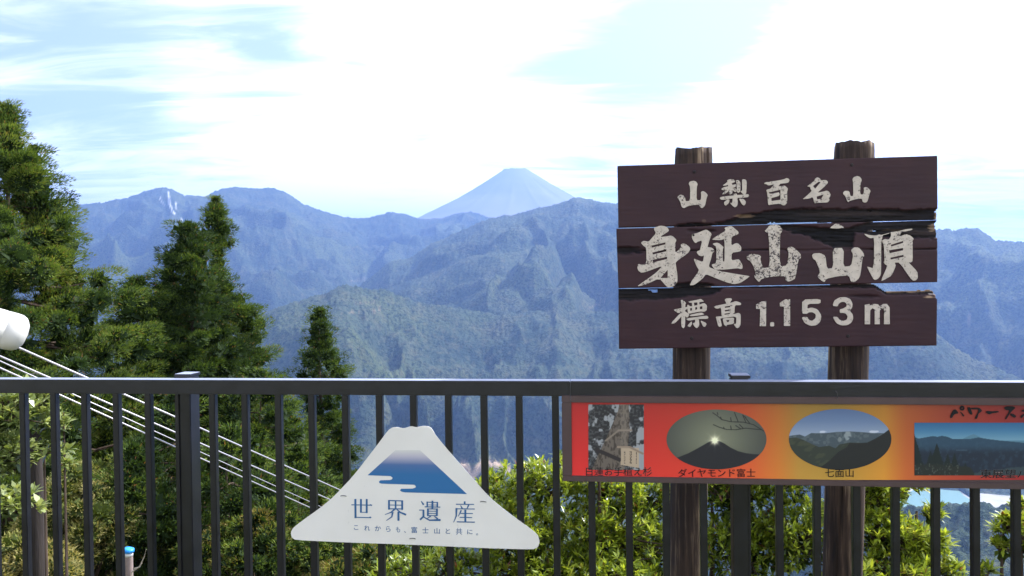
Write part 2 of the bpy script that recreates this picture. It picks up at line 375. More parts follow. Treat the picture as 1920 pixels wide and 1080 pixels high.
# the great cone behind
KV = 20000 / 27500; CP = at(967, 318, 20000); prof = [(-30, 0), (0, 0), (380, 6), (430, -14), (1200, -520), (2000, -1000), (3440, -1700), (4700, -2200), (7000, -2900), (10500, -3500), (15000, -3820)]
pr = np.array([p[0] for p in prof]); pz = np.array([p[1] for p in prof])
nth, nrr = 260, 150
th = np.linspace(0, 2 * math.pi, nth, endpoint=False); rr = np.concatenate([[0.1], np.geomspace(60, 15000, nrr - 1)])
TH, RR = np.meshgrid(th, rr)
gul = rdg(TH * 22 / 6.283 * 2, RR / 2600, 300); gul = np.where(TH > 6.2, gul, gul)
Z = np.interp(RR, pr, pz) + (gul - .6) * 30 * np.clip((RR - 350) / 1500, 0, 1) + np.where(RR < 440, (vn(TH * 3, TH * 0, 310) - .5) * 30 * np.clip((RR - 200) / 100, 0, 1), 0)
Z += np.where((RR > 300) & (RR < 480), 34 * np.exp(-((TH - 0.45) / 0.35) ** 2) + 10 * np.exp(-((TH - 3.3) / .4) ** 2), 0) - np.where(RR < 230, 60, 0)
V = np.stack([CP.x + KV * RR * np.cos(TH), CP.y + KV * RR * np.sin(TH), CP.z + KV * Z], -1).reshape(-1, 3)
ix = np.arange(nrr * nth).reshape(nrr, nth); ix2 = np.roll(ix, -1, 1)
Q = np.stack([ix[:-1], ix2[:-1], ix2[1:], ix[1:]], -1).reshape(-1, 4)
m, g = mat('volcano_slope')
g.out(g.bsdf(g.ramp(g.noise(0.0011, 5), [(0.35, (0.20, 0.185, 0.18)), (0.7, (0.26, 0.24, 0.235))]), 0.95, spec=0.1))
tag(link('volcano_mountain', mesh('volcano_mountain', V, Q[:, ::-1].copy(), smooth=True), m), kind='structure')

# valley floor: ground sheet to the horizon, gravel river bed, water
def sheet(name, poly, z, m):
    me = mesh(name, [(x, y, z) for x, y in poly], [list(range(len(poly)))])
    return tag(link(name, me, m), kind='structure')
ring = [(35000 * math.sin(t), 35000 * math.cos(t)) for t in np.linspace(0, 2 * math.pi, 64, endpoint=False)]
sheet('valley_ground', ring[::-1], GZ - 2.0, FOREST)
def flo(px, py, z=GZ):
    d = ray(px, py); t = (z - EYE.z) / d.z; return (d.x * t, d.y * t)
GR = simple('gravel_bed', (0.37, 0.36, 0.34), 0.95, var=0.18, scale=0.012)
sheet('river_bed', [flo(*p) for p in ((1500,962),(1560,930),(1640,905),(1700,893),(1800,886),(1960,880),(2300,880),(2400,960),(2000,975),(1700,975))], GZ, GR)
m, g = mat('river_water'); g.out(g.bsdf((0.22, 0.36, 0.36), 0.12, nrm=g.bump(g.noise(0.05, 3), 0.15, 1.0)))
sheet('river_water', [flo(*p, GZ + .5) for p in ((1660,950),(1700,925),(1722,914),(1760,913),(1793,914),(1806,928),(1826,941),(1822,950),(1760,960))], GZ + 0.5, m)
sheet('river_side_channel', [flo(*p, GZ + .5) for p in ((1850,922),(1880,919),(1930,922),(1990,930),(1990,933),(1925,926),(1880,923),(1852,924))], GZ + 0.5, m)
# wooded levee across the river bed
lv = MB()
for k in range(46):
    t = k / 45; x, y = flo(1792 + 32 * t, 911 + 21 * t)
    lv.tube([(x, y, GZ - 1), (x + random.uniform(-3, 3), y, GZ + 7 + 5 * random.random()), (x, y + 2, GZ + 15 + 4 * random.random())], [15, 13, 3], 7)
tag(lv.build('levee_trees', FOREST, smooth=True), kind='stuff')
# village beyond the river
HW = simple('house_wall', (0.62, 0.60, 0.58), 0.8, scale=0.3); HR = [simple('roof_blue', (0.16, 0.2, 0.3), 0.6, scale=0.3), simple('roof_grey', (0.28, 0.27, 0.27), 0.6, scale=0.3), simple('roof_brown', (0.3, 0.2, 0.16), 0.6, scale=0.3)]
hb = MB(); hb.box((-7, -5, 0), (7, 5, 7)); hmw = mesh('walls', np.array(hb.v), hb.f); hmw.materials.append(HW)
hr = MB(); hr.add([(-8, -6, 6.9), (8, -6, 6.9), (8, 6, 6.9), (-8, 6, 6.9), (-8, 0, 11), (8, 0, 11)], [(0, 1, 5, 4), (2, 3, 4, 5), (0, 4, 3), (1, 2, 5), (0, 3, 2, 1)])
hrm = []
for q in HR: e = mesh('roof', np.array(hr.v), hr.f); e.materials.append(q); hrm.append(e)
HWX = hb; random.seed(3)
for k in range(30):
    x, y = flo(random.uniform(1738, 1850), random.uniform(905.5, 912.5), GZ + 4)
    c_ = random.randrange(3)
    o = empty('village_house', (x, y, GZ), 'tiny far house with a %s roof in the village beyond the river' % ['blue', 'grey', 'brown'][c_], 'house', 'far village houses with %s roofs' % ['blue', 'grey', 'brown'][c_])
    o.rotation_euler[2] = random.uniform(0, 3); s = random.uniform(1.0, 1.9); o.scale = (s, s, s)
    for me_, nm in ((hmw, 'walls'), (hrm[c_], 'roof')):
        q = bpy.data.objects.new(nm, me_); C.objects.link(q); q.parent = o
# ------------------------------------------------------------------ the summit ground and the slope below it
nth, ns = 160, 150
th = np.linspace(0, 2 * math.pi, nth, endpoint=False); rr = np.concatenate([[0.01, 20, 40, 55], np.geomspace(60, 1500, ns - 4)])
TH, RR = np.meshgrid(th, rr); gx = RR * np.cos(TH); gy = RR * np.sin(TH) - 60
def ground_z(x, y):
    r = np.hypot(x, y + 60); d = np.maximum(r - 63.6, 0)
    return -0.72 * d + np.clip(d / 8, 0, 1) * (fbm(x / 6, y / 6, 3, 400) - .5) * 2.0 + np.clip(d / 60, 0, 1) * (fbm(x / 40, y / 40, 3, 410) - .5) * 14
ix = np.arange(ns * nth).reshape(ns, nth); ix2 = np.roll(ix, -1, 1)
Q = np.stack([ix[:-1], ix[1:], ix2[1:], ix2[:-1]], -1).reshape(-1, 4)
m, g = mat('slope_soil'); g.out(g.bsdf(g.ramp(g.noise(0.8, 6), [(0.35, (0.045, 0.035, 0.02)), (0.55, (0.07, 0.08, 0.03)), (0.75, (0.12, 0.10, 0.05))]), 0.95, nrm=g.bump(g.noise(6, 5), 0.8, 0.05), spec=0.1))
tag(link('mountain_slope', mesh('mountain_slope', np.stack([gx, gy, ground_z(gx, gy)], -1).reshape(-1, 3), Q, smooth=True), m), kind='structure')

# ------------------------------------------------------------------ railing
STEEL = simple('dark_painted_steel', (0.0095, 0.0095, 0.012), 0.28, var=0.35, scale=14, bump=0.15, spec=0.5)
FP = Pl((348, 713), 2.731, (1391, 713), 2.515)
BFP = Pl((348, 713), 2.731, (1391, 713), 2.515, off=-0.012)
_k = [-5, -4, -3, -2, -1, 1, 2, 3, 4, 5, 6, 7, 8, 9, 10, 11, 12, 13, 14, 15, 17, 18, 19, 20, 21, 22, 23]
_x = [(45,760),(102,760),(159.5,760),(217,760),(276,760),(394,760),(457,760),(519,760),(582,760),(645,760),(708,760),(772,760),(838,760),(904,760),(971,760),(1038,760),(1111,930),(1180,930),(1249,930),(1319,930),(1464,930),(1536,930),(1608,930),(1681,930),(1756,930),(1832,930),(1911,930)]
PITCHB, UB0 = np.polyfit(_k, [BFP.uv(*p)[0] for p in _x], 1)
fence = empty('railing', FP.O - Vector((0, 0, FP.O.z)), 'dark steel railing with upright bars along the edge of the viewing place', 'railing')
def fbar(name, u0_, u1, v0, v1, w0, w1, par, bev=0.002, m_=None):
    b = MB(); b.box((u0_, v0, w0), (u1, v1, w1), bev); return b.build(name, m_ or STEEL, par, FP.M)
uj = FP.uv(1069, 713)[0]
fbar('top_rail', -1.9, uj - .0008, -0.048, 0, -0.05, 0, fence, 0.003); fbar('top_rail', uj + .0008, 4.1, -0.0485, 0.0004, -0.05, 0.0004, fence, 0.003)
VB = -FP.O.z
TOP_SHEEN = simple('sky_sheen_top', (0.22, 0.24, 0.33), 0.45, var=0.12, scale=6)  # sky highlight on the rail and cap tops, put into the colour
fbar('rail_top_sheen', -1.9, uj - .001, .0003, .0016, -.049, -.0012, fence, 0, TOP_SHEEN); fbar('rail_top_sheen', uj + .001, 4.1, .0006, .0019, -.049, -.0008, fence, 0, TOP_SHEEN)  # thin strips added on the rail to carry the painted highlight
fbar('bottom_rail', -1.9, 4.1, VB + 0.08, VB + 0.12, -0.045, -0.005, fence)
bm0 = MB(); bm0.box((-.0112, VB + 0.12, -.036), (.0112, -.0485, -.012), 0.0022); bme = mesh('baluster', np.array(bm0.v), bm0.f); bme.materials.append(STEEL)
for k in range(-15, 35):
    if k % 16 == 0: continue
    o = link('baluster', bme, None, fence, FP.M @ Matrix.Translation((UB0 + k * PITCHB + random.uniform(-.0012, .0012), 0, 0)) @ Matrix.Rotation(random.uniform(-.0018, .0018), 4, 'Z'))
PFP = Pl((348, 713), 2.731, (1391, 713), 2.515, off=-0.052)
for k in (0, 16, 32):
    uc = {0: PFP.uv(343, 760)[0], 16: PFP.uv(1391, 930)[0]}.get(k, UB0 + k * PITCHB)
    p = fbar('post', uc - .027, uc + .027, VB - .05, .004, -.118, -.052, fence, 0.003)
    q = fbar('flange', uc - .027, uc - .013, VB, -.0485, -.0515, -.046, fence, 0.001); q = fbar('flange', uc + .021, uc + .027, VB, -.0485, -.0515, -.048, fence, 0.001)
    fbar('post_cap', uc - .030, uc + .030, .0045, .014, -.121, -.0505, fence, 0.0015); fbar('post_cap_sheen', uc - .0285, uc + .0285, .0141, .0150, -.1195, -.052, fence, 0, TOP_SHEEN)  # thin pale layer added on each cap for the same painted highlight

# ------------------------------------------------------------------ summit sign: three weathered boards on two round posts
BP = Pl((1158, 480), 2.95, (1757, 480), 2.842)
sign = empty('summit_sign', (BP.O.x, BP.O.y, 0), 'old dark brown wooden summit sign with carved white Japanese characters on two round posts', 'sign')
m, g = mat('sign_wood')
n1 = g.noise(7, 5); gr = g.noise(14, 6, sc=(0.12, 1.6, 1)); rot = g.attr('rot'); raw = g.attr('raw')
paint = g.ramp(n1, [(0.3, (0.029, 0.0125, 0.0165)), (0.7, (0.041, 0.0165, 0.019))])
paint = g.mix(g.ramp(gr, [(0.56, 0.0), (0.74, 0.25)]), paint, (0.020, 0.013, 0.018))
rotc = g.ramp(gr, [(0.3, (0.007, 0.007, 0.009)), (0.55, (0.015, 0.013, 0.014)), (0.75, (0.055, 0.038, 0.034))])
rawc = g.ramp(gr, [(0.3, (0.30, 0.17, 0.09)), (0.7, (0.62, 0.45, 0.30))])
c = g.mix(rot, paint, rotc); c = g.mix(raw, c, rawc)
g.out(g.bsdf(c, g.mix(rot, (0.5,) * 3, (0.9,) * 3), nrm=g.bump(gr, 0.35, 0.003), spec=0.22)); SIGNW = m
def seg(PX, PY, x0, y0, x1, y1, w0, w1=None):
    w1 = w0 if w1 is None else w1
    t = np.clip(((PX - x0) * (x1 - x0) + (PY - y0) * (y1 - y0)) / max(1e-6, (x1 - x0) ** 2 + (y1 - y0) ** 2), 0, 1)
    return 1 - np.hypot(PX - x0 - t * (x1 - x0), PY - y0 - t * (y1 - y0)) / (w0 + (w1 - w0) * t)
def sm(x, a, b): t = np.clip((x - a) / (b - a), 0, 1); return t * t * (3 - 2 * t)
def ell(PX, PY, cx_, cy_, rx, ry): return 1 - np.hypot((PX - cx_) / rx, (PY - cy_) / ry)
def plank(corners, masks):
    (ax, ay), (bx, by), (cx_, cy_), (dx, dy) = corners        # TL TR BR BL in photo pixels
    nx, ny = 330, max(8, int(abs(dy - ay) / 1.9))
    s, t = np.meshgrid(np.linspace(0, 1, nx + 1), np.linspace(0, 1, ny + 1))
    PX = (ax * (1 - s) + bx * s) * (1 - t) + (dx * (1 - s) + cx_ * s) * t
    PY = (ay * (1 - s) + by * s) * (1 - t) + (dy * (1 - s) + cy_ * s) * t
    rot, raw, hole = masks(PX, PY)
    U, V = BP.uva(PX, PY); U = U.reshape(PX.shape); V = V.reshape(PX.shape)
    gn = fbm(PX / 42, PY / 2.6, 4, 500)
    depth = rot * (0.004 + 0.016 * gn) + (gn - .5) * 0.0009
    n = (ny + 1) * (nx + 1)
    Fv = np.stack([U, V, -depth], -1).reshape(-1, 3); Bv = np.stack([U, V, np.full_like(U, -0.034)], -1).reshape(-1, 3)
    hc = (hole[:-1, :-1] + hole[1:, 1:] + hole[1:, :-1] + hole[:-1, 1:]) / 4 > 0.5
    keep = ~hc; I = np.arange(n).reshape(ny + 1, nx + 1); Fc = []
    a, b, c_, d = I[:-1, :-1], I[:-1, 1:], I[1:, 1:], I[1:, :-1]
    q = np.stack([a, d, c_, b], -1)[keep]; Fc.append(q)
    q = np.stack([a, b, c_, d], -1)[keep] + n; Fc.append(q)
    pad = np.pad(keep, 1)
    for (oy, ox, e0, e1) in ((0, 1, a, b), (2, 1, c_, d), (1, 0, d, a), (1, 2, b, c_)):
        ed = keep & ~pad[oy:oy + ny, ox:ox + nx]
        Fc.append(np.stack([e0[ed], e1[ed], e1[ed] + n, e0[ed] + n], -1))
    Fc = np.concatenate(Fc)
    A = lambda z: np.concatenate([z.ravel(), z.ravel()])
    me = mesh('plank', np.concatenate([Fv, Bv]), Fc, {'rot': A(rot), 'raw': A(raw)})
    return link('plank', me, SIGNW, sign, BP.M)
def nz_(PX, PY, s, sx_=16, sy_=2.2): return fbm(PX / sx_, PY / sy_, 4, s)
def mk1(PX, PY):
    n = nz_(PX, PY, 520); n2 = nz_(PX, PY, 530, 40, 3)
    yb = 427.5 + (PX - 1158) * (-.0275)               # lower edge
    top = np.interp(PX, [1270, 1330, 1378, 1400, 1440, 1500, 1600, 1700, 1760], [424, 421, 409, 402, 394, 391, 391, 393, 392])
    rot = sm(PY - top + (n - .5) * 7, -1, 2.5) * (PX > 1290) * sm(n2 + np.clip((PX - 1300) / 160, 0, 1), .35, .75)
    rot = np.clip(np.maximum(rot, sm(ell(PX, PY, 1305, 423, 42, 5) + (n - .5), 0, .3)), 0, 1)
    raw = sm(ell(PX, PY, 1396, 405, 22, 3.2) + (n - .5) * .6, 0, .3) * .35 + sm(ell(PX, PY, 1320, 414, 5, 4), 0, .5) * .12
    raw = np.maximum(raw, sm(PX + n * 8, 1758, 1761) * (PY > 395) * .6)
    h = np.maximum(ell(PX, PY, 1633, 396.5, 5.5, 2), ell(PX, PY, 1759, 396 + 0 * PX, 5, 2.4))
    h = np.maximum(h, ell(PX, PY, 1757, 402, 5, 1.6)); h = np.maximum(h, ell(PX, PY, 1759, 414, 4 , 3))
    gap = np.clip((PY - np.where((PX > 1440) & (PX < 1562), 415.2, yb - .3) - (n - .5) * 1.2) * .8, -1, 1) * (PX < 1562)
    h = np.maximum(h + (n - .5) * .4, gap)
    h = np.maximum(h, ell(PX, PY, 1634, 417, 12, 2.6))
    return rot, raw, (h > 0).astype(float)
def mk2(PX, PY):
    n = nz_(PX, PY, 620); n2 = nz_(PX, PY, 630, 40, 3)
    lo = np.interp(PX, [1460, 1520, 1562, 1600, 1604, 1625, 1680, 1760], [428, 446, 464, 462, 436, 441, 447, 448])
    hi = np.interp(PX, [1460, 1560, 1590, 1640, 1760], [420, 428, 428, 414, 412])
    rot = sm(lo - PY + (n - .5) * 9, -1, 2.5) * sm(PY - hi + (n - .5) * 3, -1, 1.5) * (PX > 1462)
    # the missing stretch of the carved stroke
    rot = np.maximum(rot, ((PX > 1560) & (PX < 1601) & (PY > 428) & (PY < 464.5)) * .9)
    rot = np.maximum(rot, sm(ell(PX, PY, 1172, 470, 36, 8) + (n - .5) * .8, 0, .4) * .9)
    rot = np.maximum(rot, sm(ell(PX, PY, 1300, 535, 44, 6) + (n - .5) * .8, 0, .4))
    rot = np.maximum(rot, sm(ell(PX, PY, 1316, 433, 34, 3) + (n - .5) * .8, 0, .4) * .5)
    cy_ = 471.5 - (PX - 1160) * .008 + (fbm(PX / 60, PX * 0, 2, 640) - .5) * 4
    rot = np.maximum(rot, np.clip(1.2 - np.abs(PY - cy_) / 1.0, 0, 1) * .85)
    raw = sm(ell(PX, PY, 1752, 425, 9, 10) + (n - .5) * 1.2, .1, .5) * .4 + sm(ell(PX, PY, 1690, 431, 50, 3) + (n - .5) * 1.2, .2, .6) * .1
    h = np.maximum(ell(PX, PY, 1637, 432, 14, 2.6) + (n - .5) * .5, ell(PX, PY, 1759, 421, 4.5, 8) + (n - .5) * .8)
    return np.clip(rot, 0, 1), np.clip(raw, 0, 1), (h > 0).astype(float)
def mk3(PX, PY):
    n = nz_(PX, PY, 720); n2 = nz_(PX, PY, 730, 40, 3)
    top = np.interp(PX, [1100, 1620, 1632, 1645, 1652, 1656, 1662, 1700, 1752, 1754, 1757, 1770], [500, 500, 531, 537, 541, 545, 548.5, 547, 545, 550, 554, 556])
    torn = PY - top - (nz_(PX, PY * 0, 740, 7, 1) - .5) * 2.4 * (PX > 1632)
    h = np.where(PX > 1630, -torn, -1.0)
    h = np.maximum(h, ell(PX, PY, 1222, 543.4, 17, 1.7)); h = np.maximum(h, ell(PX, PY, 1229, 547.5, 8, 1.4))
    rot = sm(np.interp(PX, [1150, 1230, 1290, 1340, 1360], [563, 564, 556, 553, 540]) - PY + (n - .5) * 8, -1, 2.5)
    rot = np.maximum(rot, sm(ell(PX, PY, 1315, 551, 30, 3) + (n - .5) * .6, 0, .4))
    rot = np.maximum(rot, sm(6 - torn + (n - .5) * 7, -1, 3) * (PX > 1645))
    rot = np.maximum(rot, sm(ell(PX, PY, 1620, 556, 45, 5) + (n - .5) * .8, .2, .7) * .45)
    raw = sm(2.2 - torn + (n - .5) * 2, 0, 1.4) * (PX > 1664) * (n2 * 1.2) + sm(ell(PX, PY, 1742, 557, 15, 2.2) + (n - .5), .1, .5) * .8
    return np.clip(rot, 0, 1), np.clip(raw, 0, 1), (h > 0).astype(float)
planks = [plank(((1158, 311), (1757.5, 292), (1758, 411.5), (1160, 426.3)), mk1),
          plank(((1156, 428.8), (1757.5, 412.6), (1757.5, 529), (1160, 540.3)), mk2),
          plank(((1160, 542.2), (1757.5, 531), (1756, 648), (1161, 654)), mk3)]
for p_, l_ in zip(planks, ('top board with a small line of five characters and a rotten lower edge', 'middle board with large characters and a rotten upper right', 'bottom board with the height in numerals and a torn upper right corner')): p_['label'] = l_

m, g = mat('letter_paint')
a = g.noise(130, 4, rough=0.7); b = g.noise(24, 3)
wear = g.nd('ShaderNodeMath', {0: g.nd('ShaderNodeMath', {0: a, 1: g.ramp(b, [(0.35, 0.0), (0.7, 0.14)])}, operation='ADD').outputs[0], 1: g.attr('wear')}, operation='ADD').outputs[0]
wf = g.ramp(wear, [(0.655, 0.0), (0.70, 1.0)])
base_ = g.ramp(g.noise(40, 4), [(0.3, (0.44, 0.375, 0.30)), (0.7, (0.57, 0.49, 0.395))])
g.out(g.bsdf(g.mix(wf, base_, (0.045, 0.03, 0.03)), 0.6, nrm=g.bump(wear, 0.4, 0.001))); LET = m
def letters(parent, name, items, org, sc, plane, matl, z=0.0008, depth=0.0025, rnd=1, wear=0.0, smoothit=True):
    """items: list of shapes; a shape is a list of outlines (first outer, the rest holes) in crop pixels"""
    b = MB()
    for k, shp in enumerate(items):
        if not isinstance(shp[0][0], (tuple, list)): shp = [shp]
        polys = []
        for i_, o_ in enumerate(shp):
            if smoothit and i_ == 0: o_ = smooth_poly(o_)
            if i_ and plane is BP and len(o_) == 4:      # carved counters stay open
                cx0 = sum(p[0] for p in o_) / 4; cy0 = sum(p[1] for p in o_) / 4; o_ = [(cx0 + (x - cx0) * 1.03, cy0 + (y - cy0) * 1.22) for x, y in o_]
            polys.append([plane.uv(org[0] + x / sc, org[1] + y / sc) for x, y in o_])
        V_, F_ = fill(polys, depth, z + k * 0.00012)
        b.add(V_, F_)
    V_ = np.array(b.v)
    me = mesh(name, V_, b.f, {'wear': np.full(len(V_), wear)})
    return link(name, me, matl, parent, plane.M)
H = planks
letters(H[0], 'character', [[(90,690),(130,620),(210,595),(300,630),(345,690),(370,820),(520,800),(520,330),(470,230),(500,160),(640,125),(720,155),(775,240),(740,345),(735,780),(880,785),(895,600),(880,510),(950,470),(1040,520),(1115,610),(1075,700),(1030,930),(990,1010),(920,1050),(860,1020),(830,940),(600,945),(430,985),(320,1050),(250,1025),(215,950),(200,870),(150,770)]], (1265,332), 18, BP, LET)
letters(H[0], 'character', [[(160,320),(320,205),(330,120),(500,100),(575,165),(560,205),(420,250),(300,310)],
 [(130,420),(200,370),(380,330),(600,265),(625,300),(610,350),(480,400),(200,470),(145,450)],
 [(340,240),(480,240),(495,400),(490,560),(430,610),(380,590),(370,480)], [(150,605),(230,500),(330,410),(440,400),(360,500),(260,580)],
 [(480,410),(570,400),(640,460),(620,520),(560,520),(510,480)],
 [(595,160),(640,135),(700,150),(750,220),(745,500),(690,555),(640,530),(630,300),(620,210)],
 [(800,125),(850,110),(910,120),(955,180),(940,560),(910,600),(860,610),(800,560),(750,510),(770,485),(810,490)],
 [(75,735),(100,690),(300,660),(500,640),(960,600),(1010,605),(1030,650),(990,700),(650,715),(480,735),(280,770),(130,780)],
 [(495,590),(560,555),(620,575),(650,640),(660,900),(640,980),(570,1030),(510,990),(400,880),(480,880),(495,760)],
 [(375,740),(395,800),(360,900),(270,975),(220,930),(210,860),(280,800)], [(700,740),(850,750),(920,830),(920,900),(870,970),(800,930),(740,820)]], (1345,330), 17.42, BP, LET)
letters(H[0], 'character', [[[(150,500),(180,475),(290,450),(400,310),(250,345),(200,340),(170,310),(80,290),(90,260),(150,235),(260,240),(270,220),(500,190),(740,140),(800,105),(860,115),(910,170),(870,250),(800,270),(590,290),(580,330),(530,375),(680,370),(750,350),(850,440),(840,510),(825,540),(830,900),(760,1000),(700,1005),(600,940),(290,970),(240,990),(210,960),(180,600)],
 [(235,555),(290,560),(610,485),(612,810),(320,855),(310,760),(560,690),(590,640),(560,570),(300,620),(245,610)]]], (1428,328), 17.42, BP, LET)
letters(H[0], 'character', [[[(225,430),(290,380),(470,240),(480,190),(560,130),(650,180),(680,235),(820,215),(880,250),(910,310),(780,450),(550,640),(780,590),(860,565),(930,590),(990,690),(970,770),(930,815),(960,870),(910,940),(850,955),(560,960),(470,990),(410,770),(320,820),(70,850),(200,750),(385,575),(340,520),(320,440)],
 [(420,410),(600,290),(665,305),(490,485)], [(540,765),(765,705),(690,825),(550,840)]]], (1500,325), 17.42, BP, LET)
letters(H[0], 'character', [[(110,670),(120,620),(170,575),(280,575),(320,610),(340,720),(370,750),(450,735),(435,270),(415,200),(460,130),(560,85),(650,115),(705,180),(715,240),(675,330),(665,695),(775,690),(795,550),(785,480),(840,450),(910,470),(1010,575),(975,650),(915,890),(870,950),(800,960),(745,920),(730,825),(560,840),(430,870),(300,915),(290,945),(240,900),(225,840),(180,740)]], (1574,325), 17.42, BP, LET)
letters(H[1], 'character', [[[(315,75),(340,58),(430,28),(500,35),(545,55),(575,95),(572,125),(420,222),(560,205),(600,195),(640,205),(700,260),(700,290),(683,310),(683,490),(760,420),(785,385),(775,350),(810,330),(855,335),(930,395),(935,440),(895,495),(690,640),(695,700),(720,860),(720,970),(690,1025),(630,1060),(560,1070),(525,1040),(415,915),(180,1025),(60,1050),(55,1040),(240,910),(350,830),(480,700),(200,805),(110,825),(60,785),(45,740),(55,680),(80,675),(110,690),(200,665),(195,400),(150,370),(110,325),(120,295),(160,285),(235,300),(300,225),(360,155)],
 [(288,362),(515,318),(515,345),(292,392)], [(300,480),(532,432),(532,462),(310,508)], [(302,605),(543,562),(543,592),(312,640)], [(555,790),(555,905),(440,905),(440,900)]]], (1190,420), 9, BP, LET, wear=.03)
letters(H[1], 'character', [[(65,225),(85,215),(150,200),(290,142),(325,145),(400,210),(375,270),(325,440),(340,435),(400,445),(450,490),(440,515),(410,530),(385,640),(345,765),(420,800),(560,845),(880,900),(1045,925),(1000,960),(880,1040),(770,1062),(620,1020),(450,950),(300,890),(250,960),(190,1010),(100,1075),(25,1080),(60,1010),(190,830),(150,770),(110,680),(98,635),(110,632),(250,690),(265,600),(270,575),(230,590),(180,575),(145,525),(160,500),(200,490),(240,320),(160,345),(130,370),(100,345),(65,280)],
 [(395,310),(450,270),(640,155),(610,110),(700,80),(740,85),(850,175),(845,220),(730,260),(728,410),(800,370),(840,368),(895,430),(895,490),(870,510),(735,530),(730,660),(845,640),(870,655),(920,745),(915,800),(880,805),(840,790),(560,820),(450,812),(395,740),(420,720),(475,710),(480,430),(415,385),(430,370),(490,360),(530,375),(600,435),(585,470),(583,680),(615,675),(615,300),(550,318)]], (1290,415), 9, BP, LET)
letters(H[1], 'character', [[(345,165),(380,130),(420,75),(500,50),(560,55),(610,85),(648,160),(605,215),(600,760),(725,745),(755,545),(725,455),(785,425),(830,440),(900,500),(950,550),(960,600),(945,635),(915,640),(865,960),(800,1000),(745,1018),(700,990),(685,925),(560,925),(420,940),(285,975),(265,1015),(240,1020),(165,930),(200,880),(150,740),(110,680),(40,625),(50,580),(100,550),(170,552),(260,570),(285,600),(270,640),(320,790),(435,775),(415,210)]], (1395,415), 9, BP, LET, wear=.08)
letters(H[1], 'character', [[(365,112),(475,28),(620,108),(500,122),(400,118)], [(65,570),(100,540),(200,535),(290,580),(315,800),(420,790),(415,450),(600,450),(590,765),(725,755),(760,560),(720,490),(770,440),(850,440),(930,530),(945,590),(918,600),(880,900),(850,970),(780,1025),(720,1015),(690,915),(500,925),(300,970),(275,1025),(230,1005),(155,935),(205,855),(130,660),(80,630)]], (1515,415), 9, BP, LET, wear=-.01)
letters(H[1], 'character', [[(40,175),(150,205),(270,215),(330,190),(355,205),(520,160),(530,170),(360,215),(358,900),(340,960),(300,1010),(250,1030),(215,1010),(100,790),(110,785),(225,820),(235,250),(170,265),(110,240)],
 [[(365,310),(430,275),(500,290),(545,220),(535,150),(570,150),(680,130),(830,95),(930,85),(930,110),(840,130),(720,155),(715,190),(680,215),(720,225),(820,185),(900,215),(960,270),(935,310),(940,680),(900,710),(855,700),(1025,875),(1035,990),(1000,1035),(950,1045),(900,1000),(700,710),(605,710),(630,770),(550,950),(450,1010),(350,1055),(480,770),(430,740),(405,700),(425,680),(410,380)],
 [(540,380),(765,320),(765,350),(545,408)], [(505,485),(762,450),(762,485),(520,530)], [(530,620),(770,575),(772,605),(538,648)]]], (1615,420), 9.818, BP, LET)
letters(H[2], 'character', [[(135,435),(170,415),(380,375),(580,330),(600,380),(560,400),(290,545)], [(350,120),(430,125),(520,220),(490,260),(490,940),(430,1010),(365,930),(385,300)],
 [(340,530),(420,540),(370,640),(170,850),(40,860)], [(440,450),(560,520),(620,570),(580,660),(530,670),(460,580)], [(590,180),(620,165),(900,110),(980,85),(1085,170),(940,190),(640,215)],
 [[(550,280),(600,270),(640,330),(930,270),(1080,215),(1170,290),(1160,440),(1090,490),(960,475),(600,555),(575,500)], [(640,390),(700,375),(705,440),(650,455)], [(800,360),(860,345),(865,410),(805,425)], [(950,335),(1025,325),(1025,395),(945,405)]],
 [(700,200),(760,190),(775,320),(710,330)], [(870,170),(930,160),(935,290),(875,300)],
 [(620,590),(1000,505),(1100,580),(660,635)], [(500,700),(1140,610),(1190,625),(1215,670),(1180,710),(900,715),(590,770)], [(800,720),(915,710),(930,920),(850,1005),(790,960),(720,850),(800,825)],
 [(690,780),(705,870),(640,970),(550,930)], [(955,750),(1165,850),(1110,960),(1050,950)]], (1255,555), 16.61, BP, LET, wear=-.03)
letters(H[2], 'character', [[(390,120),(440,75),(590,65),(620,110),(560,200),(560,260),(450,260),(430,190)],
 [[(45,320),(430,240),(620,200),(740,155),(880,205),(905,250),(880,285),(705,280),(695,560),(300,660),(280,360),(170,395),(110,385)], [(395,330),(565,305),(560,345),(400,365)], [(395,440),(550,422),(550,455),(400,478)], [(385,550),(555,530),(550,560),(390,580)]],
 [(115,640),(290,630),(700,560),(820,520),(890,570),(885,880),(850,960),(790,1000),(740,980),(670,870),(750,870),(755,625),(300,690),(250,700),(310,930),(230,965),(185,920),(130,700)],
 [[(330,720),(370,690),(650,670),(685,700),(670,780),(685,830),(640,870),(450,900),(450,945),(370,900)], [(440,755),(540,750),(520,800),(470,810)]]], (1335,555), 16.61, BP, LET, wear=-.03)
letters(H[2], 'numeral', [[(1495,225),(1555,190),(1600,187),(1598,440),(1535,440),(1540,265),(1500,265)]], (1140,530), 5.4, BP, LET, smoothit=False, wear=.04)
letters(H[2], 'decimal_point', [[(1640,400),(1680,400),(1680,442),(1640,442)]], (1140,530), 5.4, BP, LET)
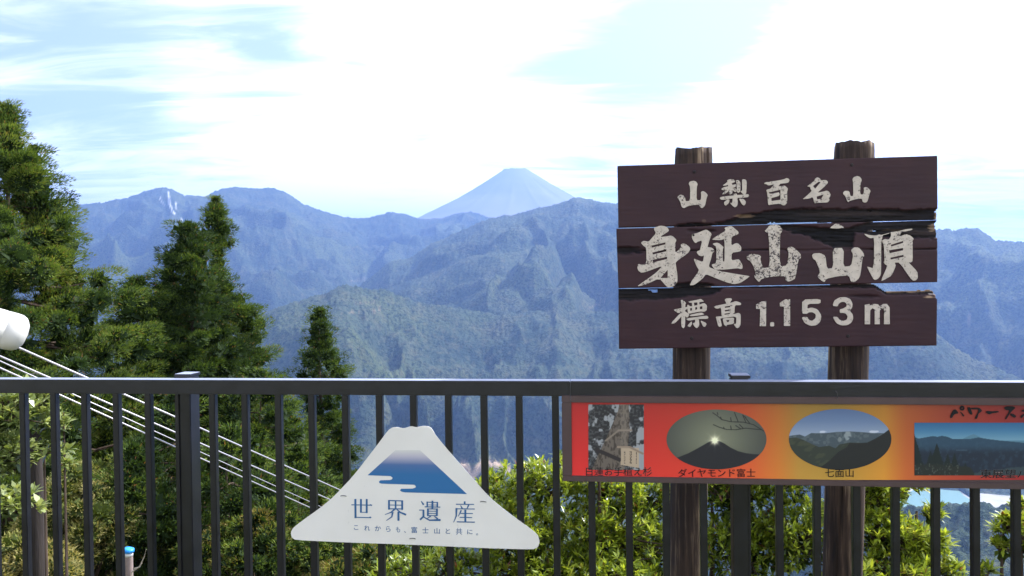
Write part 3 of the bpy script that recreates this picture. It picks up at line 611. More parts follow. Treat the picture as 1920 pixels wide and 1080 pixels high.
for wr, q in ((.02, [(118,205),(175,168),(222,168),(222,437),(160,437),(160,240),(120,240)]),
          (-.02, [(345,170),(530,165),(530,212),(400,215),(395,265),(440,250),(500,270),(538,330),(530,390),(490,430),(430,437),(370,410),(338,350),(395,345),(410,375),(445,388),(480,360),(482,320),(450,298),(410,300),(395,315),(342,312)]),
          (-.04, [(652,235),(670,180),(720,150),(780,145),(830,165),(853,210),(850,250),(825,285),(855,320),(860,365),(840,405),(800,430),(740,433),(690,410),(652,345),(700,345),(720,375),(760,388),(795,375),(805,345),(790,315),(760,305),(725,305),(725,270),(760,262),(795,240),(795,215),(775,195),(740,195),(710,215),(705,240)])):
    letters(H[2], 'numeral', [q], (1440,530), 5.4, BP, LET, smoothit=len(q) > 9, wear=wr)
letters(H[2], 'unit_letter', [[(977,225),(1025,215),(1028,235),(1060,212),(1110,218),(1130,240),(1165,215),(1200,215),(1228,250),(1230,420),(1172,420),(1172,270),(1150,262),(1128,280),(1128,420),(1078,420),(1078,270),(1055,258),(1032,280),(1030,420),(977,420)]], (1440,530), 5.4, BP, LET, smoothit=False)

bolt = simple('rusty_bolt', (0.02, 0.014, 0.014), 0.6, metal=0.5)
for pk, pts_ in zip(planks, (((1302, 322), (1597, 309)), ((1300, 441), (1592, 515)), ((1297, 634), (1590, 630)))):
    for q in pts_:
        u_, v_ = BP.uv(*q); b = MB(); b.tube([(u_, v_, -.002), (u_, v_, .0022), (u_, v_, .0034)], [.0065, .0065, .0045], 6); b.build('bolt', bolt, pk, BP.M)
m, g = mat('post_wood')
gr = g.noise(48, 7, sc=(1, 1, 0.06), rough=.6); st = g.noise(5, 4, sc=(1, 1, 0.5))
c = g.ramp(gr, [(0.32, (0.012, 0.009, 0.008)), (0.55, (0.075, 0.048, 0.034)), (0.74, (0.46, 0.34, 0.22))])
c = g.mix(g.ramp(st, [(0.42, 0.0), (0.60, 0.65)]), c, (0.020, 0.015, 0.015))
g.out(g.bsdf(c, 0.85, nrm=g.bump(gr, 0.9, 0.008), spec=0.25)); PW = m
def round_post(ptop, pmid, pbot, rpx, seed, lab):
    Yc = BP.O.y - (0 if seed == 1 else .055) + 0.034 + 0.085
    a, b, c_ = at(*ptop, Yc), at(*pmid, Yc), at(*pbot, Yc)
    r = rpx / F * Yc; nth, nh = 72, 120
    low = c_ + (c_ - b) * 1.6
    zz_ = np.concatenate([np.linspace(0, 1, nh)]); pts = [a, b, c_, low]; cum = [0, (b - a).length, (b - a).length + (c_ - b).length]; cum.append(cum[-1] + (low - c_).length)
    T = zz_ * cum[-1]; cxp = np.interp(T, cum, [p.x for p in pts]); cyp = np.interp(T, cum, [p.y for p in pts]); czp = np.interp(T, cum, [p.z for p in pts])
    thp = np.linspace(0, 2 * math.pi, nth, endpoint=False)
    TH, I = np.meshgrid(thp, np.arange(nh))
    crack = np.zeros_like(TH); rs_ = np.random.default_rng(seed)
    for k in range(7):
        t0 = rs_.uniform(0, 6.28); l0 = rs_.uniform(0, .8); l1 = l0 + rs_.uniform(.15, .5)
        dd = np.abs((TH - t0 - .15 * np.sin(I / 9 + k) + math.pi) % (2 * math.pi) - math.pi); e = sm(I / nh, l0 - .1, l0) * (1 - sm(I / nh, l1, l1 + .1)) if k > 2 else (1 - sm(I / nh, .05, .3))
        crack += np.clip(1 - dd / .07, 0, 1) * e
    R_ = r * (1 + .03 * (fbm(np.cos(TH) * 2 + seed, I / 30 + np.sin(TH) * 2, 3, 800 + seed) - .5) + .018 * (fbm(TH * 7, I / 60, 2, 820 + seed) - .5)) - crack * .010
    R_ = R_ * (1 - .03 * np.exp(-I / 1.2))
    ztop = (fbm(np.cos(TH) * 3 + seed * 5, np.sin(TH) * 3, 3, 840) - .5) * .022 * np.exp(-I / 1.0) - crack * .008 * np.exp(-I / 1.0)
    V_ = np.stack([cxp[I] + R_ * np.cos(TH), cyp[I] + R_ * np.sin(TH), czp[I] + ztop], -1).reshape(-1, 3)
    ix = np.arange(nh * nth).reshape(nh, nth); ix2 = np.roll(ix, -1, 1)
    Q = [tuple(q) for q in np.stack([ix[:-1], ix[1:], ix2[1:], ix2[:-1]], -1).reshape(-1, 4)]
    V_ = np.concatenate([V_, [[a.x, a.y, a.z + .002]]]); Q += [(nh * nth, int(ix[0, k]), int(ix2[0, k])) for k in range(nth)]
    o = link('post', mesh('post', V_, Q), PW, sign, smooth=True); o['label'] = lab
    return o
round_post((1300.5, 281), (1296, 700), (1288, 1080), 34.5, 1, 'left round post with a cleaner cut top')
round_post((1602, 270), (1590, 700), (1579, 1080), 35.5, 2, 'right round post, taller with a ragged top')

# ------------------------------------------------------------------ long information panel on the railing
def s2l(c, k=1.05):
    c = np.asarray(c, float) / 255; return np.clip(np.where(c <= .04045, c / 12.92, ((c + .055) / 1.055) ** 2.4) / k, 0, 0.9)
IP = Pl((348, 713), 2.731, (1391, 713), 2.515, off=0.013)
panel = empty('information_panel', (IP.O.x + 1.6, IP.O.y, 1.0), 'long red and yellow information panel with four pictures hung on the railing', 'information board')
uL, vT = IP.uv(1053, 742.5); _, vB = IP.uv(1055, 902.5); uR = IP.uv(1920, 760)[0] + 0.62
FRM = simple('brown_frame', (0.060, 0.034, 0.031), 0.5, var=0.12, scale=14, bump=0.1)
b = MB(); t_ = .021
b.box((uL, vT - t_, -.022), (uR, vT, 0), .002); fr = b.build('frame', FRM, panel, IP.M)
for a_ in (((uL, vB, -.0218), (uR, vB + .018, 0)), ((uL, vB + .0182, -.0216), (uL + .031, vT - t_ - .0002, -.0002)), ((uR - .03, vB + .0182, -.0216), (uR, vT - t_ - .0002, -.0002))):
    b = MB(); b.box(*a_, .002); b.build('frame', FRM, panel, IP.M)
b = MB(); b.box((uL + .004, vB + .004, -.0235), (uR - .004, vT - .004, -.008)); b.build('backing', FRM, panel, IP.M)
m, g = mat('printed_sheet'); g.out(g.bsdf(g.attr('col', True), 0.38, nrm=g.bump(g.noise(25, 3), 0.05, 0.001), spec=0.4)); PRT = m
def picture(name, x0, y0, x1, y1, fn, w, step=1.0, parent=panel, plane=IP, inside=None, lab=None, proj=None):
    nx, ny = int((x1 - x0) / step), int((y1 - y0) / step)
    PX, PY = np.meshgrid(np.linspace(x0, x1, nx + 1), np.linspace(y0, y1, ny + 1))
    col = fn(PX, PY)
    if inside is not None:                            # ellipse: squeeze the grid onto the oval
        cx_, cy_, rx, ry = inside
        a_ = (PX - cx_) / rx; b_ = (PY - cy_) / ry
        ex = a_ * np.sqrt(np.clip(1 - b_ * b_ / 2, 0, 1)); ey = b_ * np.sqrt(np.clip(1 - a_ * a_ / 2, 0, 1))
        PX = cx_ + ex * rx; PY = cy_ + ey * ry; col = fn(PX, PY)
    U, V = plane.uva(PX, PY)
    ix = np.arange((nx + 1) * (ny + 1)).reshape(ny + 1, nx + 1)
    Q = np.stack([ix[1:, :-1], ix[1:, 1:], ix[:-1, 1:], ix[:-1, :-1]], -1).reshape(-1, 4)
    o = link(name, mesh(name, np.stack([U, V, np.full_like(U, w)], -1), Q, {'col': s2l(col.reshape(-1, 3))}), PRT, parent, plane.M)
    if lab: o['label'] = lab
    return o
def L3(x, xs, cols): cols = np.array(cols, float); return np.stack([np.interp(x, xs, cols[:, i]) for i in range(3)], -1)
def bgcol(PX, PY):
    c = L3(PX, [1070, 1150, 1300, 1400, 1460, 1500, 1570, 1660, 1700, 1780, 1860, 1940, 2200], [(200,44,42),(192,44,40),(196,56,40),(200,82,42),(190,110,44),(168,126,52),(160,125,50),(190,128,44),(176,90,42),(156,62,40),(150,46,38),(130,34,38),(150,38,36)])
    k = 1 + .14 * (PY - 820) / 75; return c * k[..., None]
prx = 1920 + 0.59 / (2.425 / F)
picture('print', 1069, 752.5, prx, 901, bgcol, -.0075, step=6)
def ov(c, mask, col): return c * (1 - mask[..., None]) + np.array(col, float) * mask[..., None]
def p_tree(PX, PY):
    x, y = (PX - 1040 + 0) * 4.174, (PY - 700) * 4.174
    n = fbm(x / 45, y / 45, 4, 900); n2 = fbm(x / 12, y / 30, 3, 910); f = fbm(x / 14, y / 14, 3, 905)
    c = np.zeros(PX.shape + (3,)) + np.array((150., 152, 152))
    dark = sm(n + .10 * (x < 420) + .12 * (y < 420) * (x > 590) - .25 * ((x > 600) & (y > 420) & (x > 640 - (y < 600) * 0)) + .1 * ((x > 580) & (x < 650)), .40, .55)
    c = ov(c, dark, (42, 42, 44)); c = ov(c, dark * sm(f, .5, .62) * .6, (92, 92, 92))
    tl = np.interp(y, [247, 300, 450, 520, 620, 760], [505, 495, 430, 400, 350, 290]); trr = np.interp(y, [247, 450, 560, 640, 760], [580, 590, 575, 560, 545])
    tr = ((x > tl) & (x < trr)).astype(float)
    c = ov(c, tr, (104, 94, 84)); c = ov(c, tr * sm(n2, .5, .62) * .75, (58, 50, 44)); c = ov(c, tr * ((x > 515) & (x < 570)) * .3, (150, 140, 125))
    c = ov(c, sm(seg(x, y, 400, 530, 500, 450, 9), 0, .4), (130, 118, 104)); c = ov(c, sm(seg(x, y, 500, 450, 600, 448, 9), 0, .4), (138, 124, 108))
    c = ov(c, sm(seg(x, y, 385, 265, 470, 330, 9), 0, .3), (40, 38, 40))
    c = ov(c, sm(seg(x, y, 335, 605, 530, 690, 17), 0, .2), (48, 42, 42))
    bd = ((x > 520 - (y - 590) * .02) & (x < 660) & (y > 588) & (y < 720 + (x - 520) * .18)).astype(float)
    c = ov(c, bd, (178, 158, 132))
    for i, (bx, ww) in enumerate(((548, 4), (595, 8), (640, 4))):
        gl = ((np.abs(x - bx) < ww) & (y > 615) & (y < 712)).astype(float) * sm(fbm(x / 4, y / 6, 2, 920 + i), .46, .52); c = ov(c, gl, (62, 52, 46))
    c = ov(c, sm(seg(x, y, 495, 580, 590, 582, 9), 0, .2), (150, 132, 112)); c = ov(c, sm(seg(x, y, 590, 582, 690, 632, 9), 0, .2), (140, 122, 104))
    return c
picture('picture', 1103, 759, 1207.5, 882, p_tree, -.0068, .8, lab='upright picture of an old cedar trunk with a small wooden board')
def p_dia(PX, PY):
    x, y = (PX - 1040) * 4.174, (PY - 700) * 4.174
    d = np.hypot(x - 1255, (y - 530)); e = np.hypot((x - 1266) / 393, (y - 520) / 235)
    c = L3(d, [0, 60, 200, 400], [(160,158,128),(126,128,104),(108,110,92),(84,86,78)]); c = c * (1 - .10 * e[..., None])
    ridge = np.interp(x, [860, 965, 1050, 1130, 1200, 1225, 1290, 1330, 1380, 1440, 1500, 1560, 1700], [705, 662, 628, 585, 545, 533, 533, 552, 585, 613, 628, 636, 640])
    c = ov(c, sm(y - ridge, -2, 2), (38, 38, 42))
    for q in (((1240,312,1275,335),(1275,335,1310,365),(1310,365,1380,382),(1380,382,1480,385),(1480,385,1560,405),(1560,405,1640,455),(1280,325,1275,310),(1310,365,1300,345),(1385,382,1380,350),(1440,385,1410,310),(1500,388,1475,330),(1475,330,1500,350),(1530,395,1495,350),(1245,405,1290,425),(1290,425,1350,443),(1350,443,1420,445),(1420,445,1500,432),(1500,432,1620,445),(1330,440,1325,425),(1385,445,1380,415),(1460,438,1420,412),(1480,435,1450,405))):
        c = ov(c, sm(seg(x, y, *q, 5), 0, .5) * .9, (40, 40, 38))
    s_ = np.exp(-(d / 26) ** 2); rays_ = np.exp(-d / 22) * (np.abs(np.cos(np.arctan2(y - 530, x - 1255) * 4)) ** 6)
    c = ov(c, np.clip(s_ * 1.5 + rays_ * .8, 0, 1), (255, 248, 205)); return c
picture('picture', 1250, 768.5, 1438, 881, p_dia, -.0068, .8, inside=(1344, 824.7, 94, 56.5), lab='oval picture of the sun on a dark mountain peak')
def p_shi(PX, PY):
    x, y = (PX - 1460) * 4.174, (PY - 700) * 4.174
    c = L3(y, [280, 380, 470], [(84,104,138),(104,124,152),(138,152,170)]) 
    f = fbm(x / 26, y / 26, 4, 950); f2 = fbm(x / 70 + y / 90, y / 50, 3, 960)
    for cx_, cy_, rx, ry in ((355, 462, 32, 15), (750, 460, 45, 12)): c = ov(c, sm(ell(x, y, cx_, cy_, rx, ry) + (f - .5), 0, .4), (190, 196, 205))
    r1 = np.interp(x, [80, 120, 170, 210, 260, 300, 380, 460, 560, 640, 740, 830, 900], [495, 488, 482, 498, 470, 472, 470, 462, 458, 462, 470, 472, 470])
    k = sm(y - r1, -2, 2); c = ov(c, k, (68, 80, 86)); c = ov(c, k * sm(f, .5, .7) * .6, (96, 106, 108))
    c = ov(c, k * sm(ell(x, y, 540, 488, 30, 38) + (f - .5), 0, .4) * .8, (150, 158, 156)); c = ov(c, k * sm(ell(x, y, 480, 525, 16, 26) + (f - .5), 0, .4) * .6, (140, 146, 140))
    r2 = np.interp(x, [80, 140, 200, 260, 320, 400, 450, 480, 560, 660], [512, 505, 525, 555, 580, 570, 590, 560, 545, 548])
    k = sm(y - r2, -2, 2); c = ov(c, k, (50, 56, 48)); c = ov(c, k * sm(f2, .5, .7) * .6, (74, 78, 58))
    r3 = np.interp(x, [330, 400, 470, 540, 560, 640, 700, 760, 820, 865, 900], [740, 690, 620, 580, 548, 550, 545, 515, 480, 446, 440])
    k = sm(y - r3, -2, 2) * (x > 330); c = ov(c, k, (34, 36, 36)); return c
picture('picture', 1480, 767.5, 1673, 882, p_shi, -.0068, .8, inside=(1576.3, 824.3, 96.3, 57), lab='oval picture of pale cliffs above dark forested slopes')
def p_east(PX, PY):
    x, y = (PX - 1460) * 4.174, (PY - 700) * 4.174
    c = L3(y, [385, 450, 520], [(44,92,132),(66,118,150),(108,150,168)]); f = fbm(x / 26, y / 26, 4, 980); f2 = fbm(x / 10, y / 14, 3, 985)
    fj = np.interp(x, [1400, 1450, 1510, 1530, 1545, 1580, 1650], [540, 515, 486, 480, 482, 500, 530]); c = ov(c, sm(y - fj, -1.5, 1.5), (84, 124, 140))
    r1 = np.interp(x, [1070, 1100, 1180, 1215, 1250, 1285, 1330, 1370, 1430, 1500, 1570, 1650, 1750, 1920, 2200], [500, 514, 500, 494, 500, 492, 500, 518, 516, 518, 505, 518, 530, 546, 560])
    k = sm(y - r1, -1.5, 1.5); c = ov(c, k, (44, 70, 88)); c = ov(c, k * sm(y, 560, 640), (30, 42, 56)); c = ov(c, k * sm(f, .5, .7) * .3, (58, 84, 100))
    c = ov(c, sm(seg(x, y, 1400, 605, 1480, 606, 6), 0, .4) * .4, (90, 110, 120))
    for tx, ty, ww in ((1065, 470, 75), (1245, 545, 62), (1330, 628, 55), (1385, 622, 50), (1195, 610, 50), (1470, 700, 70)):
        c = ov(c, (np.abs(x - tx) < (y - ty) * .30 * (.75 + .5 * f2) ) * (y > ty) * (np.abs(x - tx) < ww) * 1.0, (22, 34, 34))
    c = ov(c, sm(y + (f - .5) * 50 - np.interp(x, [1070, 1500, 1560, 2200], [700, 720, 790, 790]), 0, 14), (34, 40, 36)); c = ov(c, sm(f2, .62, .72) * (y > 705) * (x < 1420) * .5, (110, 112, 104))
    c = ov(c, sm(y - np.interp(x, [1540, 1700, 1920], [775, 752, 730]) + (f - .5) * 20, 0, 10) * (x > 1540) * .7, (62, 78, 78)); return c
picture('picture', 1716, 793.3, 2050, 892.5, p_east, -.0068, 1.0, lab='wide picture of blue mountain ridges behind dark cedars')
m, g = mat('caption_ink'); g.out(g.bsdf((0.008, 0.008, 0.009), 0.6, spec=0.2)); INK = m
PALE = simple('caption_outline', (0.36, 0.27, 0.24), 0.5, var=0.03)
def put_text(parent, name, body, x0, y0, x1, y1, plane, matl, w, bold=0.0, depth=0.0004, outline=None, pad=0.0):
    for bo, ml, ww, nm in (([(bold + .012, outline, w - .0003, name + '_outline')] if outline else []) + [(bold, matl, w, name)]):
        V_, F_ = glyph_text(body, 1.0, 0.0, 0.001)
        if name == name and len(V_) == 0: continue
        mn, mx = V_.min(0), V_.max(0)
        if bo: V_, F_ = glyph_text(body, 1.0, bo * .40, 0.001)
        (ua, va), (ub, vb) = plane.uv(x0, y1), plane.uv(x1, y0); ( _, vc) = plane.uv(x1, y1)
        sx_ = (ub - ua) / (mx[0] - mn[0]); sy_ = (vb - vc) / (mx[1] - mn[1]); sh = (vc - va) / (ub - ua)
        uu = ua + (V_[:, 0] - mn[0]) * sx_; vv = va + (V_[:, 1] - mn[1]) * sy_ + (uu - ua) * sh
        zz_ = ww + (V_[:, 2] - V_[:, 2].min()) * depth / .001
        link(nm, mesh(nm, np.stack([uu, vv, zz_], -1), F_), ml, parent, plane.M)
put_text(panel, 'caption', '日蓮お手植え杉', 1099, 876.5, 1222.5, 893, IP, INK, -.0062, .006, outline=PALE)
put_text(panel, 'caption', 'ダイヤモンド富士', 1272, 879.5, 1417, 895.5, IP, INK, -.0062, .008)
put_text(panel, 'caption', '七面山', 1548, 880, 1601.5, 895.5, IP, INK, -.0062, .008)
put_text(panel, 'caption', '東展望パ', 1840, 881, 1930, 897.5, IP, INK, -.0062, .006, outline=PALE)
ringp = lambda cx_, cy_, r_: [(cx_ + r_ * math.cos(t), cy_ + r_ * math.sin(t)) for t in np.linspace(0, 6.283, 14, endpoint=False)]
letters(panel, 'brush_title', [[(170,370),(175,300),(240,180),(300,165),(365,240),(360,270),(290,275),(250,310),(220,370),(180,380)], [(395,230),(440,235),(515,320),(490,345),(460,320),(440,270)], [ringp(455,140,60), ringp(455,140,15)],
 [(580,120),(640,110),(665,160),(710,280),(670,300),(630,265),(590,190)], [(650,130),(860,120),(940,200),(900,235),(850,270),(820,380),(785,405),(755,380),(830,240),(850,170),(680,170)],
 [(1015,225),(1070,200),(1150,215),(1310,205),(1350,230),(1300,245),(1180,260),(1110,290),(1050,265)], [(1460,130),(1500,95),(1680,90),(1740,130),(1660,200),(1600,270),(1520,400),(1490,410),(1490,380),(1600,190),(1500,185)], [(1620,260),(1700,280),(1755,330),(1730,365),(1690,365),(1610,300)],
 [(1880,190),(1920,175),(2120,165),(2150,190),(2120,215),(1930,225),(1890,220)], [(1990,100),(2040,110),(2045,360),(2010,395),(1975,360)], [(1930,270),(1960,290),(1900,370),(1860,370),(1860,330)], [(2070,260),(2110,280),(2150,340),(2120,365),(2085,320)], [ringp(2170,110,50), ringp(2170,110,14)],
 [(2300,220),(2340,215),(2360,270),(2330,280)], [(2390,200),(2430,195),(2445,250),(2415,265)], [(2490,190),(2530,190),(2510,290),(2430,370),(2400,365),(2470,280)], [(2640,110),(2690,110),(2695,370),(2650,385)], [(2690,210),(2780,260),(2770,290),(2690,250)]], (1770,755), 12.8, IP, INK, z=-.0062, depth=.0004)
WIRE = simple('wire', (0.06, 0.06, 0.065), 0.4, metal=0.6)
b = MB(); uj2, _ = IP.uv(1069.5, 730)
b.tube([(uj2, .001, -.01), (uj2 + .0015, .001, -.004), (uj2, -.004, 0), (uj2 - .001, -.05, 0), (uj2, vT - .012, .0015), (uj2, vT - .018, .002)], .0011, 6); b.build('tie_wire', WIRE, panel, IP.M)
b = MB(); uk, vk = IP.uv(1569, 740); b.tube([(uk - .004, vk + .012, .0), (uk, vk + .006, .003), (uk + .002, vk - .004, .002), (uk, vk - .014, .0025)], .0011, 6); b.build('tie_wire', WIRE, panel, IP.M)

# ------------------------------------------------------------------ white mountain-shaped plate
SP = Pl((348, 713), 2.731, (1391, 713), 2.515, off=-0.0085)
plate = empty('heritage_plate', (SP.O.x + .9, SP.O.y, .8), 'white plate cut in the shape of a mountain with blue peak and Japanese writing', 'sign')
m, g = mat('plate_white'); n = g.noise(5, 4); n2 = g.noise(70, 4, sc=(1, .35, 1))
c = g.ramp(n, [(0.3, (0.67, 0.64, 0.575)), (0.7, (0.73, 0.70, 0.635))]); c = g.mix(g.ramp(n2, [(0.68, 0.0), (0.74, 0.4)]), c, (0.45, 0.42, 0.38))
g.out(g.bsdf(c, 0.42)); WHT = m
OUT = [(765,85),(800,82),(850,92),(905,74),(940,85),(985,74),(1030,76),(1055,92),(1090,150),(1200,280),(1480,600),(1620,712),(1790,836),(1835,875),(1850,925),(1835,965),(1795,981),(1400,969),(900,945),(400,928),(55,911),(27,893),(20,855),(38,820),(130,750),(230,680),(330,598),(480,440),(650,220),(735,105)]
V_, F_ = fill([[SP.uv(540 + x / 3.918, 780 + y / 3.918) for x, y in smooth_poly(OUT)]], .003, -.003)
link('plate', mesh('plate', np.array(V_), F_), WHT, plate, SP.M)
(_, vhi), (_, vlo) = SP.uv(770, 780 + 255 / 3.918), SP.uv(770, 780 + 430 / 3.918)
m, g = mat('peak_print'); tcn = g.nd('ShaderNodeTexCoord'); sxx = g.nd('ShaderNodeSeparateXYZ', {0: tcn.outputs['Object']})
mr = g.nd('ShaderNodeMapRange', {'Value': sxx.outputs[1], 'From Min': vhi, 'From Max': vlo})
g.out(g.bsdf(g.ramp(mr.outputs[0], [(0.0, (0.59, 0.575, 0.53)), (0.25, (0.42, 0.40, 0.46)), (0.6, (0.06, 0.13, 0.29)), (1.0, (0.018, 0.125, 0.30))]), 0.42)); PK = m
o = letters(plate, 'peak_print', [[(585,435),(770,268),(790,250),(970,250),(985,265),(1315,573),(860,561),(835,556),(822,545),(832,534),(915,533),(936,526),(940,515),(928,505),(690,497),(672,492),(668,482),(680,472),(750,470),(766,463),(768,452),(752,441)]], (540, 780), 3.918, SP, PK, z=.0002, depth=.0003, smoothit=False)
INKB = simple('blue_ink', (0.018, 0.10, 0.24), 0.42, var=0.05)
def stroke(pts, w0, w1=None):
    w1 = w0 if w1 is None else w1; n = len(pts); Lf, Rt = [], []
    for i, p in enumerate(pts):
        a_, b_ = pts[max(i - 1, 0)], pts[min(i + 1, n - 1)]; dx, dy = b_[0] - a_[0], b_[1] - a_[1]; l = math.hypot(dx, dy); ww = (w0 + (w1 - w0) * i / (n - 1)) / 2
        Lf.append((p[0] - dy / l * ww, p[1] + dx / l * ww)); Rt.append((p[0] + dy / l * ww, p[1] - dx / l * ww))
    return Lf + Rt[::-1]
st = stroke
K1 = [st([(195,115),(197,380)],28), st([(272,115),(272,305)],26), st([(352,115),(352,310)],26), st([(140,195),(425,200)],13), st([(380,200),(405,192),(425,205)],6,20), st([(200,368),(410,372)],13), st([(385,368),(400,362),(412,376)],6,20), st([(272,298),(352,298)],10)]
K2 = [st([(660,130),(660,262)],26), st([(843,138),(843,264)],26), st([(752,140),(752,252)],22), st([(655,136),(855,141)],15), st([(660,198),(850,200)],11), st([(660,250),(850,252)],14), st([(745,250),(690,298),(605,330)],24,8), st([(765,255),(820,300),(897,332)],12,26), st([(712,295),(700,360),(625,412)],26,8), st([(792,290),(792,415)],26)]
K3 = [st([(1105,145),(1140,195)],10,26), st([(1078,268),(1145,268)],12), st([(1138,265),(1138,355)],26), st([(1145,350),(1090,402)],22,26), st([(1135,360),(1220,408),(1375,405)],12,28), st([(1190,150),(1190,218)],20), st([(1330,155),(1330,220)],20), st([(1188,158),(1335,162)],12), st([(1262,138),(1262,245)],24), st([(1155,222),(1372,226)],13), st([(1190,195),(1335,198)],8), st([(1200,245),(1200,348)],24), st([(1325,245),(1325,348)],24), st([(1200,250),(1325,252)],12), st([(1200,281),(1325,283)],9), st([(1200,313),(1325,314)],9), st([(1200,342),(1325,343)],11), st([(1240,350),(1185,385)],18,6), st([(1290,352),(1338,388)],10,22)]
K4 = [st([(1708,148),(1708,190)],24), st([(1588,187),(1838,190)],13), st([(1650,203),(1675,246)],10,22), st([(1765,198),(1740,248)],22,10), st([(1590,250),(1848,253)],13), st([(1595,240),(1592,350),(1555,438)],28,8), st([(1662,270),(1620,355)],22,6), st([(1650,313),(1822,315)],12), st([(1640,368),(1812,370)],12), st([(1600,430),(1850,434)],14), st([(1718,262),(1718,432)],26)]
for K in (K1, K2, K3, K4): letters(plate, 'character', K, (640, 920), 7.385, SP, INKB, z=.0002, depth=.0003, smoothit=False)
for ch, cx_, cy_, wd, hh in (('こ',205,510,58,60),('れ',357,518,78,72),('か',507,522,82,72),('ら',650,530,60,76),('も',785,538,56,76),('、',882,572,22,24),('富',1010,543,80,86),('士',1165,548,82,80),('山',1325,556,76,80),('と',1475,560,58,70),('共',1630,564,84,88),('に',1780,570,70,66),('。',1880,604,26,26)):
    x_, y_ = 640 + cx_ / 7.385, 920 + cy_ / 7.385
    put_text(plate, 'small_character', ch, x_ - wd / 14.77, y_ - hh / 14.77, x_ + wd / 14.77, y_ + hh / 14.77, SP, INKB, .0002, .012, .0003)
for tx, ty in ((644, 929.5), (906, 940.5), (773.5, 1009.5)):
    u_, v_ = SP.uv(tx, ty); b = MB(); b.tube([(u_ - .010, v_ - .0025, -.001), (u_ - .009, v_, .0015), (u_, v_ + .001, .002), (u_ + .009, v_ - .0002, .0015), (u_ + .010, v_ - .0025, -.001)], .0011, 6)
    b.build('tie_wire', WIRE, plate, SP.M)

# ------------------------------------------------------------------ steel ropes and the white pipe
ROPE = simple('galvanised_rope', (0.40, 0.38, 0.41), 0.4, metal=0.4, scale=80)
def rope(p0, p1, rad, lab):
    a, b_ = at(*p0[:2], p0[2]), at(*p1[:2], p1[2]); d = b_ - a; a = a - d * .35; b_ = b_ + d * .9
    a0 = a
    bb = MB(); bb.tube([tuple(Vector((0, 0, 0))), tuple((b_ - a) * .5), tuple(b_ - a)], rad, 8)
    o = bb.build('steel_rope', ROPE, None, Matrix.Translation(a), smooth=True); tag(o, lab, 'steel rope', 'steel ropes running down behind the railing')
rope((35, 652, 6.3), (640, 920, 11), .0092, 'uppermost pale steel rope, leaving from under the white pipe')
rope((0, 668, 7.0), (620, 937.5, 12), .0092, 'second pale steel rope from the top, running down behind the railing')
rope((0, 677, 7.3), (600, 949.5, 12.5), .0062, 'thin dull steel rope, third from the top')
rope((0, 690, 7.0), (595, 958, 12), .0084, 'lowest of the pale steel ropes behind the railing')
a, b_ = at(-170, 572, 5.6), at(24, 622, 6.0); d = (b_ - a).normalized()
bb = MB(); z_ = a * 0
pts = [z_, (b_ - a) * .80, (b_ - a) * .88, (b_ - a) * .881, (b_ - a) * .896, (b_ - a) * .897, b_ - a, b_ - a + d * .03, b_ - a + d * .06, b_ - a + d * .085, b_ - a + d * .10]
bb.tube(pts, [.150, .142, .1415, .139, .139, .1415, .141, .138, .122, .085, .01], 40)
pipe = bb.build('white_pipe', simple('white_enamel', (0.60, 0.58, 0.53), 0.4, var=0.06, scale=4), None, Matrix.Translation(a), smooth=True)
tag(pipe, 'cream white round-ended pipe at the left edge above the railing', 'pipe')
# blue-capped stake
p = at(240, 1050, 5.5); stk = empty('marker_stake', (p.x, p.y, float(ground_z(np.array([p.x]), np.array([p.y]))[0])), 'thin brown stake with a bright blue cap and white band', 'stake')
TM = Matrix.Translation((p.x, p.y, 0)); zt = at(240, 1027, 5.5).z
b = MB(); b.tube([(0, 0, stk.location.z - .2), (0.006, 0, zt - .055), (0.006, 0, zt - .054)], [.029, .0265, .0265], 18); b.build('shaft', simple('stake_brown', (0.25, 0.19, 0.17), 0.7, scale=30), stk, TM, True)
b = MB(); b.tube([(0.006, 0, zt - .058), (0.006, 0, zt - .03)], .0285, 20); b.build('band', simple('band_white', (0.75, 0.75, 0.75), 0.4), stk, TM, True)
b = MB(); b.tube([(0.006, 0, zt - .0305), (0.006, 0, zt - .008), (0.008, 0, zt - .002), (.008, 0, zt)], [.037, .036, .026, .004], 20); b.build('cap', simple('cap_blue', (0.02, 0.28, 0.78), 0.3, var=0.04), stk, TM, True)

# ------------------------------------------------------------------ foliage
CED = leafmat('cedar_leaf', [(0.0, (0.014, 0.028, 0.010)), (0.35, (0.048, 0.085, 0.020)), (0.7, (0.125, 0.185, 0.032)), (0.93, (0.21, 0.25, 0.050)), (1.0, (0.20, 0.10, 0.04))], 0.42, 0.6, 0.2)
CBK = barkmat('cedar_bark', (0.045, 0.030, 0.022), (0.14, 0.10, 0.075))
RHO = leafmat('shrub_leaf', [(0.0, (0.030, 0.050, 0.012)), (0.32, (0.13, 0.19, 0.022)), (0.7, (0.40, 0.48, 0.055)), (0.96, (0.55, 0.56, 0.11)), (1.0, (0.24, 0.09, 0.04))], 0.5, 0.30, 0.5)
BRD = leafmat('broad_leaf', [(0.0, (0.07, 0.10, 0.03)), (0.4, (0.24, 0.31, 0.10)), (1.0, (0.50, 0.55, 0.26))], 0.5, 0.28, 0.5)
YEL = leafmat('yellowing_leaf', [(0.0, (0.035, 0.055, 0.015)), (0.45, (0.17, 0.21, 0.04)), (1.0, (0.42, 0.36, 0.14))], 0.35, 0.6, 0.25)
def unit(n): v = rng.normal(size=(n, 3)); return v / np.linalg.norm(v, axis=1, keepdims=True)
